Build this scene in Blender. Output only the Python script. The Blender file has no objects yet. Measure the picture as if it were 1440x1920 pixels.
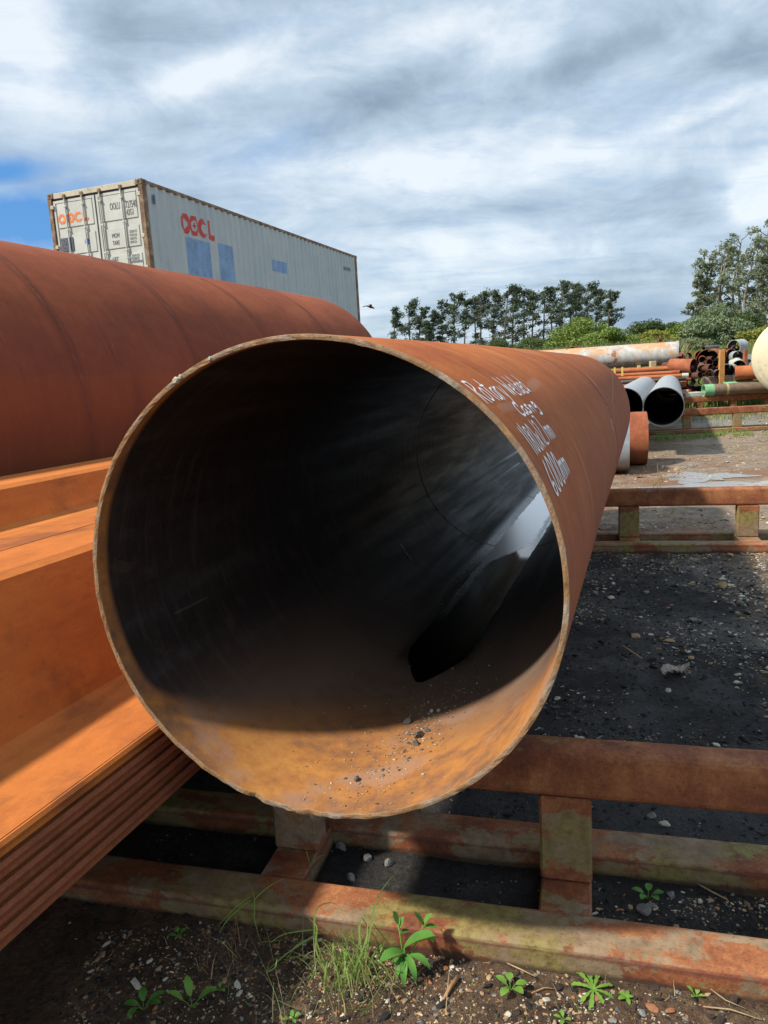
import bpy, math, random
import numpy as np
from math import sin, cos, pi, radians, sqrt, atan2
from mathutils import Matrix, Vector

random.seed(7)
RNG = np.random.default_rng(11)
scene = bpy.context.scene
COL = scene.collection

# ------------------------------------------------------------------ camera
CAM_Z = 1.55
PITCH, ROLL = 0.17854, -0.05909
cam_data = bpy.data.cameras.new("camera")
cam = bpy.data.objects.new("camera", cam_data)
COL.objects.link(cam)
fwd = Vector((0, cos(PITCH), -sin(PITCH)))
rt = Vector((1, 0, 0))
up = rt.cross(fwd)
r2 = rt * cos(ROLL) + up * sin(ROLL)
u2 = up * cos(ROLL) - rt * sin(ROLL)
M = Matrix((r2, u2, -fwd)).transposed().to_4x4()
M.translation = Vector((0, 0, CAM_Z))
cam.matrix_world = M
cam_data.sensor_fit = 'HORIZONTAL'
cam_data.sensor_width = 36.0
cam_data.lens = 36.0 * 1401.36 / 1440.0
cam_data.clip_start = 0.05
cam_data.clip_end = 3000
scene.camera = cam

# pipe axis frame used by everything stored side by side in the yard
YAW = 0.34497
AX = Vector((sin(YAW), cos(YAW), 0))
LT = Vector((cos(YAW), -sin(YAW), 0))

# ------------------------------------------------------------------ sun
S_DIR = (LT * (-0.588) + AX * (-0.48) + Vector((0, 0, 0.809))).normalized()
sun_el = math.asin(S_DIR.z)
sun_az = atan2(S_DIR.x, S_DIR.y)
sun_data = bpy.data.lights.new("sun", 'SUN')
sun_data.energy = 5.0
sun_data.angle = radians(3.4)
sun_data.color = (1.0, 0.93, 0.82)
sun = bpy.data.objects.new("sun", sun_data)
sun.rotation_euler = S_DIR.to_track_quat('Z', 'Y').to_euler()
COL.objects.link(sun)

# ------------------------------------------------------------------ node helpers
class N:
    """tiny node-graph writer"""
    def __init__(self, tree):
        self.t = tree
        self.n = tree.nodes
        self.l = tree.links
    def new(self, kind, **kw):
        nd = self.n.new(kind)
        for k, v in kw.items():
            setattr(nd, k, v)
        return nd
    def put(self, sock, v):
        if isinstance(v, bpy.types.NodeSocket):
            self.l.new(v, sock)
        elif v is not None:
            if isinstance(v, (tuple, list)) and sock.type == 'RGBA' and len(v) == 3:
                v = (*v, 1)
            sock.default_value = v
    def math(self, op, a, b=None, c=None, clamp=False):
        nd = self.new('ShaderNodeMath', operation=op, use_clamp=clamp)
        self.put(nd.inputs[0], a)
        if b is not None: self.put(nd.inputs[1], b)
        if c is not None: self.put(nd.inputs[2], c)
        return nd.outputs[0]
    def vmath(self, op, a, b=None):
        nd = self.new('ShaderNodeVectorMath', operation=op)
        self.put(nd.inputs[0], a)
        if b is not None: self.put(nd.inputs[1], b)
        return nd.outputs[0]
    def sep(self, v):
        nd = self.new('ShaderNodeSeparateXYZ'); self.put(nd.inputs[0], v)
        return nd.outputs[0], nd.outputs[1], nd.outputs[2]
    def comb(self, x, y, z):
        nd = self.new('ShaderNodeCombineXYZ')
        for s, v in zip(nd.inputs, (x, y, z)): self.put(s, v)
        return nd.outputs[0]
    def noise(self, vec, scale=1.0, detail=4.0, rough=0.55, dist=0.0, stretch=None, off=None):
        if stretch or off:
            mp = self.new('ShaderNodeMapping')
            self.put(mp.inputs['Vector'], vec)
            if stretch: mp.inputs['Scale'].default_value = stretch
            if off: mp.inputs['Location'].default_value = off
            vec = mp.outputs[0]
        nd = self.new('ShaderNodeTexNoise')
        self.put(nd.inputs['Vector'], vec)
        nd.inputs['Scale'].default_value = scale
        nd.inputs['Detail'].default_value = detail
        nd.inputs['Roughness'].default_value = rough
        nd.inputs['Distortion'].default_value = dist
        return nd.outputs['Fac']
    def ramp(self, fac, stops, interp='LINEAR'):
        nd = self.new('ShaderNodeValToRGB')
        self.put(nd.inputs[0], fac)
        cr = nd.color_ramp
        cr.interpolation = interp
        while len(cr.elements) < len(stops): cr.elements.new(0.5)
        for e, (p, c) in zip(cr.elements, stops):
            e.position = p
            e.color = (*c, 1) if len(c) == 3 else c
        return nd.outputs[0]
    def step(self, v, a, b, lo=0.0, hi=1.0):
        nd = self.new('ShaderNodeMapRange', interpolation_type='SMOOTHSTEP')
        self.put(nd.inputs[0], v)
        nd.inputs[1].default_value = a; nd.inputs[2].default_value = b
        nd.inputs[3].default_value = lo; nd.inputs[4].default_value = hi
        return nd.outputs[0]
    def mix(self, f, a, b, mode='MIX'):
        nd = self.new('ShaderNodeMix', data_type='RGBA', blend_type=mode)
        self.put(nd.inputs[0], f); self.put(nd.inputs[6], a); self.put(nd.inputs[7], b)
        return nd.outputs[2]
    def bump(self, h, strength=0.3, dist=0.01):
        nd = self.new('ShaderNodeBump')
        self.put(nd.inputs['Height'], h)
        nd.inputs['Strength'].default_value = strength
        nd.inputs['Distance'].default_value = dist
        return nd.outputs[0]

def material(name, build, rough=0.8, metallic=0.0, spec=0.5):
    m = bpy.data.materials.new(name)
    m.use_nodes = True
    t = m.node_tree
    b = t.nodes['Principled BSDF']
    b.inputs['Roughness'].default_value = rough
    b.inputs['Metallic'].default_value = metallic
    b.inputs['Specular IOR Level'].default_value = spec
    g = N(t)
    tc = g.new('ShaderNodeTexCoord')
    out = build(g, tc.outputs['Object'], b)
    if out is not None:
        if isinstance(out, tuple) and len(out) == 2 and isinstance(out[0], bpy.types.NodeSocket):
            g.put(b.inputs['Base Color'], out[0])
            g.put(b.inputs['Normal'], out[1])
        else:
            g.put(b.inputs['Base Color'], out)
    return m

# ------------------------------------------------------------------ sky
world = bpy.data.worlds.new("World")
scene.world = world
world.use_nodes = True
wt = world.node_tree
g = N(wt)
bg = wt.nodes['Background']
sky = g.new('ShaderNodeTexSky')
sky.sky_type = 'NISHITA'
sky.sun_disc = False
sky.sun_elevation = sun_el
sky.sun_rotation = sun_az
sky.dust_density = 0.4
sky.ozone_density = 2.0
tc = g.new('ShaderNodeTexCoord')
D = tc.outputs['Generated']
dx, dy, dz = g.sep(D)
el = g.math('ARCSINE', dz)
az = g.math('ARCTAN2', dx, dy)
zz = g.math('ADD', g.math('MAXIMUM', dz, 0.0), 0.10)
plane = g.comb(g.math('DIVIDE', dx, zz), g.math('DIVIDE', dy, zz), 0.0)
warp = g.noise(plane, 0.55, 3, 0.5)
pl2 = g.vmath('ADD', plane, g.comb(g.math('MULTIPLY', warp, 1.2), g.math('MULTIPLY', warp, 0.8), 0))
def rotm(vec, ang, sc, off=(0, 0, 0)):
    mp = g.new('ShaderNodeMapping')
    g.put(mp.inputs['Vector'], vec)
    mp.inputs['Rotation'].default_value = (0, 0, ang)
    mp.inputs['Scale'].default_value = sc
    mp.inputs['Location'].default_value = off
    return mp.outputs[0]
nA = g.noise(rotm(pl2, radians(14), (0.95, 1.7, 1), (3.1, 0.4, 0)), 1.0, 10, 0.60, 0.5)
nB = g.noise(rotm(pl2, radians(8), (0.45, 1.0, 1), (7.7, 2.4, 0)), 1.0, 8, 0.58, 0.3)
nC = g.noise(rotm(plane, radians(10), (2.6, 4.2, 1), (1.2, 5.1, 0)), 1.0, 10, 0.66, 0.8)
nD = g.noise(D, 6.5, 10, 0.62, 0.6, (1, 1, 2.1), (2, 5, 1))
nE = g.noise(D, 17.0, 8, 0.62, 0.4, (1, 1, 1.7), (7, 1, 3))
wob = g.math('MULTIPLY', g.math('SUBTRACT', g.noise(D, 9.0, 5, 0.6), 0.5), 1.0)
wob2 = g.math('MULTIPLY', g.math('SUBTRACT', g.noise(D, 14.0, 5, 0.6, 0, None, (3, 1, 7)), 0.5), 1.0)
def blob(a0, e0, wa, we, tilt=0.0, rag=0.6):
    """soft cloud mass at azimuth a0 / elevation e0 (degrees)"""
    da = g.math('SUBTRACT', az, radians(a0))
    de = g.math('SUBTRACT', el, radians(e0))
    if tilt:
        de = g.math('SUBTRACT', de, g.math('MULTIPLY', da, tilt))
    u = g.math('ADD', g.math('DIVIDE', da, radians(wa)), g.math('MULTIPLY', wob, rag * 2))
    v = g.math('ADD', g.math('DIVIDE', de, radians(we)), g.math('MULTIPLY', wob2, rag * 2))
    q = g.math('ADD', g.math('MULTIPLY', u, u), g.math('MULTIPLY', v, v))
    return g.math('EXPONENT', g.math('MULTIPLY', q, -1.0))
# brightness of the cloud sheet: 0 dark grey .. 1 white
lum = g.math('ADD', g.math('MULTIPLY', nA, 1.0), g.math('MULTIPLY', nB, 0.8))
lum = g.math('ADD', lum, g.math('MULTIPLY', nC, 0.30))
lum = g.math('ADD', g.math('MULTIPLY', lum, 0.62), g.math('ADD', g.math('MULTIPLY', nD, 1.05), g.math('MULTIPLY', nE, 0.35)))
lum = g.math('SUBTRACT', lum, 0.72)
def bump_lum(l, amount, *a, **k):
    return g.math('ADD', l, g.math('MULTIPLY', blob(*a, **k), amount))
lum = bump_lum(lum, -0.52, 15.5, 19.6, 5.2, 1.7, tilt=0.22)
lum = bump_lum(lum, -0.44, 26.0, 18.0, 4.0, 1.8, tilt=0.1)
lum = bump_lum(lum, -0.34, 3.0, 18.6, 4.5, 1.5, tilt=0.2)
lum = bump_lum(lum, -0.22, -7.0, 18.0, 8.0, 1.6, tilt=0.15)
lum = bump_lum(lum, -0.20, 12.0, 11.3, 13.0, 0.9, tilt=0.0)
lum = bump_lum(lum, -0.22, -16.5, 22.0, 3.0, 2.6, tilt=0.0)
lum = bump_lum(lum, -0.32, 24.0, 15.0, 3.2, 0.45, tilt=0.22, rag=0.3)
lum = bump_lum(lum, 0.45, -10.0, 20.6, 6.0, 1.2, tilt=0.3)
lum = bump_lum(lum, 0.35, 4.5, 22.5, 6.5, 1.6, tilt=0.0)
lum = bump_lum(lum, 0.42, -22.0, 23.0, 3.4, 5.0, tilt=0.0)
lum = bump_lum(lum, 0.30, 20.0, 14.8, 11.0, 1.1, tilt=0.16)
lum = bump_lum(lum, 0.30, 2.0, 14.4, 10.0, 1.6, tilt=0.05)
lum = bump_lum(lum, -0.30, 22.0, 9.6, 7.5, 2.8, rag=0.4)
lum = bump_lum(lum, 1.25, 26.2, 10.2, 2.0, 1.8, rag=0.6)
lum = bump_lum(lum, 0.22, 8.0, 8.5, 12.0, 1.4)
lum = bump_lum(lum, -0.24, 9.0, 4.6, 9.0, 0.9, tilt=0.1, rag=0.3)
lum = bump_lum(lum, 0.35, 11.0, 5.2, 3.0, 0.5, rag=0.3)
cloud = g.ramp(lum, [(0.0, (0.21, 0.28, 0.355)), (0.30, (0.33, 0.42, 0.51)), (0.62, (0.49, 0.60, 0.71)), (1.0, (0.78, 0.84, 0.89))])
# gaps of blue
gap = g.step(g.math('ADD', nC, g.math('MULTIPLY', nA, 0.6)), 0.66, 0.80, 1.0, 0.0)
gmask = g.math('MULTIPLY', g.math('MAXIMUM', blob(-23.5, 11.6, 6.5, 1.9, tilt=0.10), g.math('MULTIPLY', blob(-25, 14.2, 5.0, 0.9, tilt=0.1), 0.8)), 1.35, clamp=True)
gm2 = g.math('MULTIPLY', blob(-7.0, 16.0, 4.5, 1.3, tilt=0.2, rag=1.2), 0.30)
gm3 = g.math('MULTIPLY', g.math('MAXIMUM', blob(19.5, 2.8, 5.5, 1.5, rag=0.3), 0.0), 0.75)
gm4 = g.math('MULTIPLY', gap, 0.10)
hole = g.math('MAXIMUM', g.math('MAXIMUM', gmask, gm2), gm4)
blue = g.mix(1.0, sky.outputs[0], (0.10, 0.10, 0.10), 'MULTIPLY')
blue = g.mix(0.9, blue, (0.075, 0.28, 0.66))
col = g.mix(hole, cloud, blue)
col = g.mix(gm3, col, (0.115, 0.22, 0.40))
# pale horizon band
hz = g.step(el, 0.0, radians(3.0), 0.35, 0.0)
col = g.mix(hz, col, (0.36, 0.47, 0.58))
final = g.mix(1.0, col, (7.8, 7.8, 7.8), 'MULTIPLY')
skyadd = g.mix(0.12, final, sky.outputs[0])
g.put(bg.inputs['Color'], skyadd)
bg.inputs['Strength'].default_value = 0.13

scene.view_settings.view_transform = 'Standard'
scene.view_settings.look = 'None'
scene.view_settings.exposure = 0.22
scene.view_settings.gamma = 1.0
scene.view_settings.use_curve_mapping = False
scene.cycles.max_bounces = 6
scene.cycles.diffuse_bounces = 4
scene.cycles.glossy_bounces = 4
scene.cycles.caustics_reflective = False
scene.cycles.caustics_refractive = False

# ------------------------------------------------------------------ mesh helpers
class MB:
    """collects vertices / faces and links them as one mesh object"""
    def __init__(self):
        self.v = []; self.f = []; self.m = []; self.s = []
        self.n = 0
    def add(self, verts, faces, mi=0, smooth=False):
        o = self.n
        self.v.append(np.asarray(verts, float).reshape(-1, 3))
        self.n += len(self.v[-1])
        for k, f in enumerate(faces):
            self.f.append(tuple(int(i) + o for i in f))
            self.m.append(mi if not hasattr(mi, '__len__') else mi[k])
            self.s.append(smooth)
        return self
    def box(self, x0, x1, y0, y1, z0, z1, mi=0, c=0.0, T=None):
        if c <= 0:
            v = [(x, y, z) for x in (x0, x1) for y in (y0, y1) for z in (z0, z1)]
            f = [(0, 1, 3, 2), (4, 6, 7, 5), (0, 4, 5, 1), (2, 3, 7, 6), (0, 2, 6, 4), (1, 5, 7, 3)]
        else:
            v = []; idx = {}
            for ix, x in enumerate((x0, x1)):
                for iy, y in enumerate((y0, y1)):
                    for iz, z in enumerate((z0, z1)):
                        sx, sy, sz = (1 - 2 * ix), (1 - 2 * iy), (1 - 2 * iz)
                        idx[ix, iy, iz, 0] = len(v); v.append((x, y + sy * c, z + sz * c))
                        idx[ix, iy, iz, 1] = len(v); v.append((x + sx * c, y, z + sz * c))
                        idx[ix, iy, iz, 2] = len(v); v.append((x + sx * c, y + sy * c, z))
            f = []
            q = [(0, 0), (1, 0), (1, 1), (0, 1)]
            for i in (0, 1):
                f.append([idx[i, a, b, 0] for a, b in q])
                f.append([idx[a, i, b, 1] for a, b in q])
                f.append([idx[a, b, i, 2] for a, b in q])
            for a in (0, 1):
                for b in (0, 1):
                    f.append([idx[a, b, 0, 0], idx[a, b, 0, 1], idx[a, b, 1, 1], idx[a, b, 1, 0]])
                    f.append([idx[a, 0, b, 0], idx[a, 0, b, 2], idx[a, 1, b, 2], idx[a, 1, b, 0]])
                    f.append([idx[0, a, b, 1], idx[0, a, b, 2], idx[1, a, b, 2], idx[1, a, b, 1]])
            for a in (0, 1):
                for b in (0, 1):
                    for d in (0, 1):
                        f.append([idx[a, b, d, 0], idx[a, b, d, 1], idx[a, b, d, 2]])
            ctr = np.array([(x0 + x1) / 2, (y0 + y1) / 2, (z0 + z1) / 2])
            vv = np.array(v)
            for k, fc in enumerate(f):
                p = vv[list(fc)]
                nrm = np.cross(p[1] - p[0], p[2] - p[1])
                if nrm @ (p.mean(0) - ctr) < 0: f[k] = fc[::-1]
        v = np.array(v, float)
        if T is not None:
            v = np.array([tuple(T @ Vector(p)) for p in v])
        return self.add(v, f, mi)
    def tube(self, p0, p1, r, r_in=0.0, n=24, mi=0, mi_in=None, mi_rim=None, segs=1, wob=0.0):
        p0 = Vector(p0); p1 = Vector(p1)
        a = (p1 - p0).normalized()
        e1 = a.cross(Vector((0, 0, 1)))
        if e1.length < 1e-3: e1 = Vector((1, 0, 0))
        e1.normalize(); e2 = e1.cross(a)
        ph = [2 * pi * i / n for i in range(n)]
        def ring(p, rr): return [tuple(p + e1 * (rr * cos(t)) + e2 * (rr * sin(t))) for t in ph]
        rs = r if hasattr(r, '__len__') else (r, r)
        pts = []; L = segs + 1
        for k in range(L):
            t = k / segs
            pts += ring(p0.lerp(p1, t), rs[0] + (rs[1] - rs[0]) * t)
        f = []
        for k in range(segs):
            for i in range(n):
                j = (i + 1) % n
                f.append((k * n + i, (k + 1) * n + i, (k + 1) * n + j, k * n + j))
        self.add(pts, f, mi, True)
        mi_in = mi if mi_in is None else mi_in
        mi_rim = mi if mi_rim is None else mi_rim
        if r_in > 0:
            q = ring(p0, r_in) + ring(p1, r_in)
            self.add(q, [(i, (i + 1) % n, n + (i + 1) % n, n + i) for i in range(n)], mi_in, True)
            for p, s in ((p0, 0), (p1, 1)):
                q = ring(p, rs[s]) + ring(p, r_in)
                fc = [(i, (i + 1) % n, n + (i + 1) % n, n + i) for i in range(n)]
                if s: fc = [c[::-1] for c in fc]
                self.add(q, fc, mi_rim)
        else:
            self.add(ring(p0, rs[0]), [tuple(range(n))], mi_rim)
            self.add(ring(p1, rs[1]), [tuple(range(n))[::-1]], mi_rim)
        return self
    def sweep(self, pts, radii, n=6, mi=0, cap=True):
        pts = [Vector(p) for p in pts]
        V = []; prev = None
        for k, p in enumerate(pts):
            t = (pts[min(k + 1, len(pts) - 1)] - pts[max(k - 1, 0)]).normalized()
            if prev is None:
                e1 = t.cross(Vector((0.13, 0.21, 1)))
                if e1.length < 1e-3: e1 = Vector((1, 0, 0))
            else:
                e1 = prev - t * prev.dot(t)
            e1.normalize(); prev = e1; e2 = t.cross(e1)
            r = radii[k] if hasattr(radii, '__len__') else radii
            V += [tuple(p + (e1 * cos(2 * pi * i / n) + e2 * sin(2 * pi * i / n)) * r) for i in range(n)]
        F = []
        for k in range(len(pts) - 1):
            for i in range(n):
                j = (i + 1) % n
                F.append((k * n + i, k * n + j, (k + 1) * n + j, (k + 1) * n + i))
        if cap:
            F.append(tuple(range(n))[::-1]); F.append(tuple((len(pts) - 1) * n + i for i in range(n)))
        return self.add(V, F, mi, True)
    def build(self, name, mats, parent=None, loc=None, rotz=None):
        me = bpy.data.meshes.new(name)
        V = np.concatenate(self.v) if self.v else np.zeros((0, 3))
        me.from_pydata([tuple(p) for p in V.tolist()], [], self.f)
        if not isinstance(mats, (list, tuple)): mats = [mats]
        for m in mats: me.materials.append(m)
        me.polygons.foreach_set('material_index', np.array(self.m, dtype=np.int32))
        me.polygons.foreach_set('use_smooth', np.array(self.s, dtype=bool))
        me.update()
        o = bpy.data.objects.new(name, me)
        COL.objects.link(o)
        if parent is not None: o.parent = parent
        if loc is not None: o.location = loc
        if rotz is not None: o.rotation_euler = (0, 0, rotz)
        return o

def np_mesh(name, V, F, mats, mi=None, smooth=False, parent=None, loc=None, rotz=None):
    """fast mesh from numpy arrays; F is (n,3) or (n,4)"""
    me = bpy.data.meshes.new(name)
    V = np.asarray(V, np.float32); F = np.asarray(F, np.int32)
    k = F.shape[1]
    me.vertices.add(len(V)); me.vertices.foreach_set('co', V.ravel())
    me.loops.add(F.size); me.loops.foreach_set('vertex_index', F.ravel())
    me.polygons.add(len(F))
    me.polygons.foreach_set('loop_start', np.arange(0, F.size, k, dtype=np.int32))
    me.polygons.foreach_set('loop_total', np.full(len(F), k, dtype=np.int32))
    if not isinstance(mats, (list, tuple)): mats = [mats]
    for m in mats: me.materials.append(m)
    if mi is not None: me.polygons.foreach_set('material_index', np.asarray(mi, np.int32))
    me.polygons.foreach_set('use_smooth', np.full(len(F), smooth, dtype=bool))
    me.update(calc_edges=True)
    me.validate()
    o = bpy.data.objects.new(name, me)
    COL.objects.link(o)
    if parent is not None: o.parent = parent
    if loc is not None: o.location = loc
    if rotz is not None: o.rotation_euler = (0, 0, rotz)
    return o

def tag(o, label=None, cat=None, group=None, kind=None):
    if label: o['label'] = label
    if cat: o['category'] = cat
    if group: o['group'] = group
    if kind: o['kind'] = kind
    return o

def empty(name, loc=(0, 0, 0), rotz=0.0):
    o = bpy.data.objects.new(name, None)
    o.empty_display_size = 0.2
    COL.objects.link(o)
    o.location = loc; o.rotation_euler = (0, 0, rotz)
    return o

def copy_tree(o, parent=None):
    c = o.copy(); COL.objects.link(c)
    if parent is not None: c.parent = parent
    for ch in list(o.children): copy_tree(ch, c)
    return c

def at(lat, along, z=0.0):
    """point from yard coordinates: across / along the stored pipes"""
    p = LT * lat + AX * along
    return Vector((p.x, p.y, z))

def polar(azd, dist, z=0.0):
    return Vector((sin(radians(azd)) * dist, cos(radians(azd)) * dist, z))

# value noise for geometry
_G = np.random.default_rng(5).random((256, 256))
def vnoise(x, y):
    xi = np.floor(x).astype(int); yi = np.floor(y).astype(int)
    fx = x - xi; fy = y - yi
    fx = fx * fx * (3 - 2 * fx); fy = fy * fy * (3 - 2 * fy)
    a = _G[xi % 256, yi % 256]; b = _G[(xi + 1) % 256, yi % 256]
    c = _G[xi % 256, (yi + 1) % 256]; d = _G[(xi + 1) % 256, (yi + 1) % 256]
    return (a * (1 - fx) + b * fx) * (1 - fy) + (c * (1 - fx) + d * fx) * fy
def fbm(x, y, o=4):
    s = 0; a = 0.5
    for k in range(o):
        s = s + a * (vnoise(x * 2 ** k + 17 * k, y * 2 ** k + 31 * k) - 0.5); a *= 0.5
    return s
def sstep(x, a, b):
    t = np.clip((x - a) / (b - a), 0, 1); return t * t * (3 - 2 * t)
def ground_z(x, y):
    x = np.asarray(x, float); y = np.asarray(y, float)
    r = np.hypot(x, y)
    near = 1 - sstep(r, 14, 30)
    h = (fbm(x * 0.9, y * 0.9, 3) * 0.05 + fbm(x * 6, y * 6, 3) * 0.022 + fbm(x * 28, y * 28, 2) * 0.008) * (0.25 + 0.75 * near)
    h = h - 0.006
    # puddle hollow behind the second rack
    pd = np.exp(-(((x - 4.6) / 1.1) ** 2 + ((y - 9.15) / 0.75) ** 2))
    h = h * (1 - 0.75 * pd) - 0.010 * pd
    far = np.clip(r - 25, 0, 35) * 0.050 + np.clip(r - 60, 0, 200) * 0.008
    h = h + far * sstep(y, 5, 30)
    h = h + 0.71 * sstep(-x, 1.5, 4.0) * sstep(y, 11, 15) * (1 - sstep(r, 40, 70))
    return h
def gz(x, y): return float(ground_z(x, y))

# ------------------------------------------------------------------ materials
def rust_mat(name, c_lo, c_mid, c_hi, stretch=(1, 1, 1), scale=3.0, rough=0.85, speck=(0.5, 0.30, 0.12), speck_amt=0.25,
             extra=None, bump=0.25, spec=0.3, off=(0, 0, 0), grain=0.16):
    def b(g, obj, bs):
        n1 = g.noise(obj, scale, 8, 0.62, 0.3, stretch, off)
        n2 = g.noise(obj, scale * 9, 6, 0.6, 0.0, (stretch[0] ** .5, stretch[1] ** .5, stretch[2] ** .5))
        n3 = g.noise(obj, 140, 3, 0.6)
        f = g.math('ADD', g.math('MULTIPLY', n1, 0.75), g.math('MULTIPLY', n2, 0.25))
        col = g.ramp(f, [(0.34, c_lo), (0.50, c_mid), (0.66, c_hi)])
        sp = g.math('MULTIPLY', g.step(g.noise(obj, scale * 4, 8, 0.7, 0, stretch, (9, 4, 2)), 0.56, 0.70), speck_amt)
        col = g.mix(sp, col, speck)
        gr = g.step(n3, 0.25, 0.75, 1 - grain, 1 + grain)
        col = g.mix(1.0, col, g.comb(gr, gr, gr), 'MULTIPLY')
        if extra: col = extra(g, obj, col, bs)
        h = g.math('ADD', g.math('MULTIPLY', n3, 0.5), g.math('MULTIPLY', n2, 1.0))
        return col, g.bump(h, bump, 0.004)
    return material(name, b, rough, 0.0, spec)

def seg_mask(g, s, p, s0, p0, s1, p1, w, ragged, amp=1.0):
    """soft stroke on the unrolled pipe surface (s along in metres, p across in metres)"""
    lx, ly = s1 - s0, p1 - p0
    L2 = lx * lx + ly * ly
    a = g.math('SUBTRACT', s, s0); b = g.math('SUBTRACT', p, p0)
    t = g.math('DIVIDE', g.math('ADD', g.math('MULTIPLY', a, lx), g.math('MULTIPLY', b, ly)), L2, clamp=True)
    u = g.math('SUBTRACT', a, g.math('MULTIPLY', t, lx)); v = g.math('SUBTRACT', b, g.math('MULTIPLY', t, ly))
    d = g.math('SQRT', g.math('ADD', g.math('MULTIPLY', u, u), g.math('MULTIPLY', v, v)))
    d = g.math('ADD', d, g.math('MULTIPLY', g.math('SUBTRACT', ragged, 0.5), w * 2.2))
    return g.math('MULTIPLY', g.step(d, w * 0.5, w * 1.1, 1.0, 0.0), amp)

R_OUT, R_IN = 0.590, 0.577
def main_outer(g, obj, col, bs):
    x, y, z = g.sep(obj)
    phi = g.math('ARCTAN2', x, z)
    p = g.math('MULTIPLY', phi, R_OUT)
    # broad colour drift: more orange on the crown near the mouth, purple-brown further down the side
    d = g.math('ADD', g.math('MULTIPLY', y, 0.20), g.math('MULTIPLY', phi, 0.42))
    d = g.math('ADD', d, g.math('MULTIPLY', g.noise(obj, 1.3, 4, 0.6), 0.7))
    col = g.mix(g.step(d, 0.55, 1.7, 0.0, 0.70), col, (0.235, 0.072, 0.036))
    # run marks wrapped round the pipe
    st = g.noise(g.comb(g.math('MULTIPLY', y, 16.0), g.math('MULTIPLY', phi, 1.0), 0), 1.0, 6, 0.6, 0.4)
    col = g.mix(g.step(st, 0.54, 0.72, 0.0, 0.50), col, (0.66, 0.29, 0.11))
    st2 = g.noise(g.comb(g.math('MULTIPLY', y, 9.0), g.math('MULTIPLY', phi, 0.8), 4.0), 1.0, 6, 0.6, 0.4)
    col = g.mix(g.step(st2, 0.55, 0.75, 0.0, 0.55), col, (0.15, 0.045, 0.026))
    pt = g.noise(obj, 4.5, 9, 0.7, 0.6, None, (2, 6, 4))
    col = g.mix(g.step(pt, 0.53, 0.64, 0.0, 0.48), col, (0.22, 0.080, 0.052))
    pt2 = g.noise(obj, 38, 6, 0.7, 0.3)
    col = g.mix(g.step(pt2, 0.60, 0.72, 0.0, 0.45), col, (0.13, 0.045, 0.028))
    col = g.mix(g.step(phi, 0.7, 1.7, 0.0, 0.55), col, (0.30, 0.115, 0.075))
    rg = g.noise(obj, 22, 5, 0.65)
    rg2 = g.noise(obj, 60, 4, 0.7)
    R = R_OUT
    m = seg_mask(g, y, p, 0.12, 1.46, 0.26, 1.37, 0.020, rg2, 0.55)
    m = g.math('MAXIMUM', m, seg_mask(g, y, p, 0.02, 1.00, 0.10, 1.40, 0.018, rg, 0.35))
    m = g.math('MAXIMUM', m, seg_mask(g, y, p, 0.22, 1.42, 0.52, 1.22, 0.022, rg, 0.45))
    m = g.math('MAXIMUM', m, seg_mask(g, y, p, 0.78, 0.46, 1.05, 0.44, 0.022, rg2, 0.35))
    m = g.math('MAXIMUM', m, seg_mask(g, y, p, 0.12, 0.50, 0.26, 0.50, 0.016, rg2, 0.35))
    m = g.math('MAXIMUM', m, seg_mask(g, y, p, 0.10, 0.56, 0.2, 0.58, 0.012, rg2, 0.3))
    m = g.math('MAXIMUM', m, seg_mask(g, y, p, 1.30, 1.02, 1.65, 0.86, 0.016, rg, 0.22))
    m = g.math('MAXIMUM', m, seg_mask(g, y, p, 1.9, 0.20, 2.3, 0.24, 0.02, rg, 0.28))
    col = g.mix(m, col, (0.42, 0.27, 0.19))
    # flame-cut band at the mouth
    e = g.math('ADD', y, g.math('MULTIPLY', g.noise(obj, 40, 4, 0.6), 0.02))
    col = g.mix(g.step(e, 0.012, 0.034, 0.55, 0.0), col, (0.33, 0.15, 0.045))
    # seam shadow tone beside the girth weld
    w = g.math('ABSOLUTE', g.math('SUBTRACT', y, 2.83))
    col = g.mix(g.step(w, 0.01, 0.06, 0.35, 0.0), col, (0.10, 0.04, 0.025))
    return col
M_MAIN_OUT = rust_mat('rust_orange_outer', (0.27, 0.070, 0.022), (0.41, 0.118, 0.032), (0.50, 0.165, 0.046), (1.0, 0.6, 1.0), 2.2,
                      0.8, (0.50, 0.22, 0.085), 0.30, main_outer, 0.22, 0.12)

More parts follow.
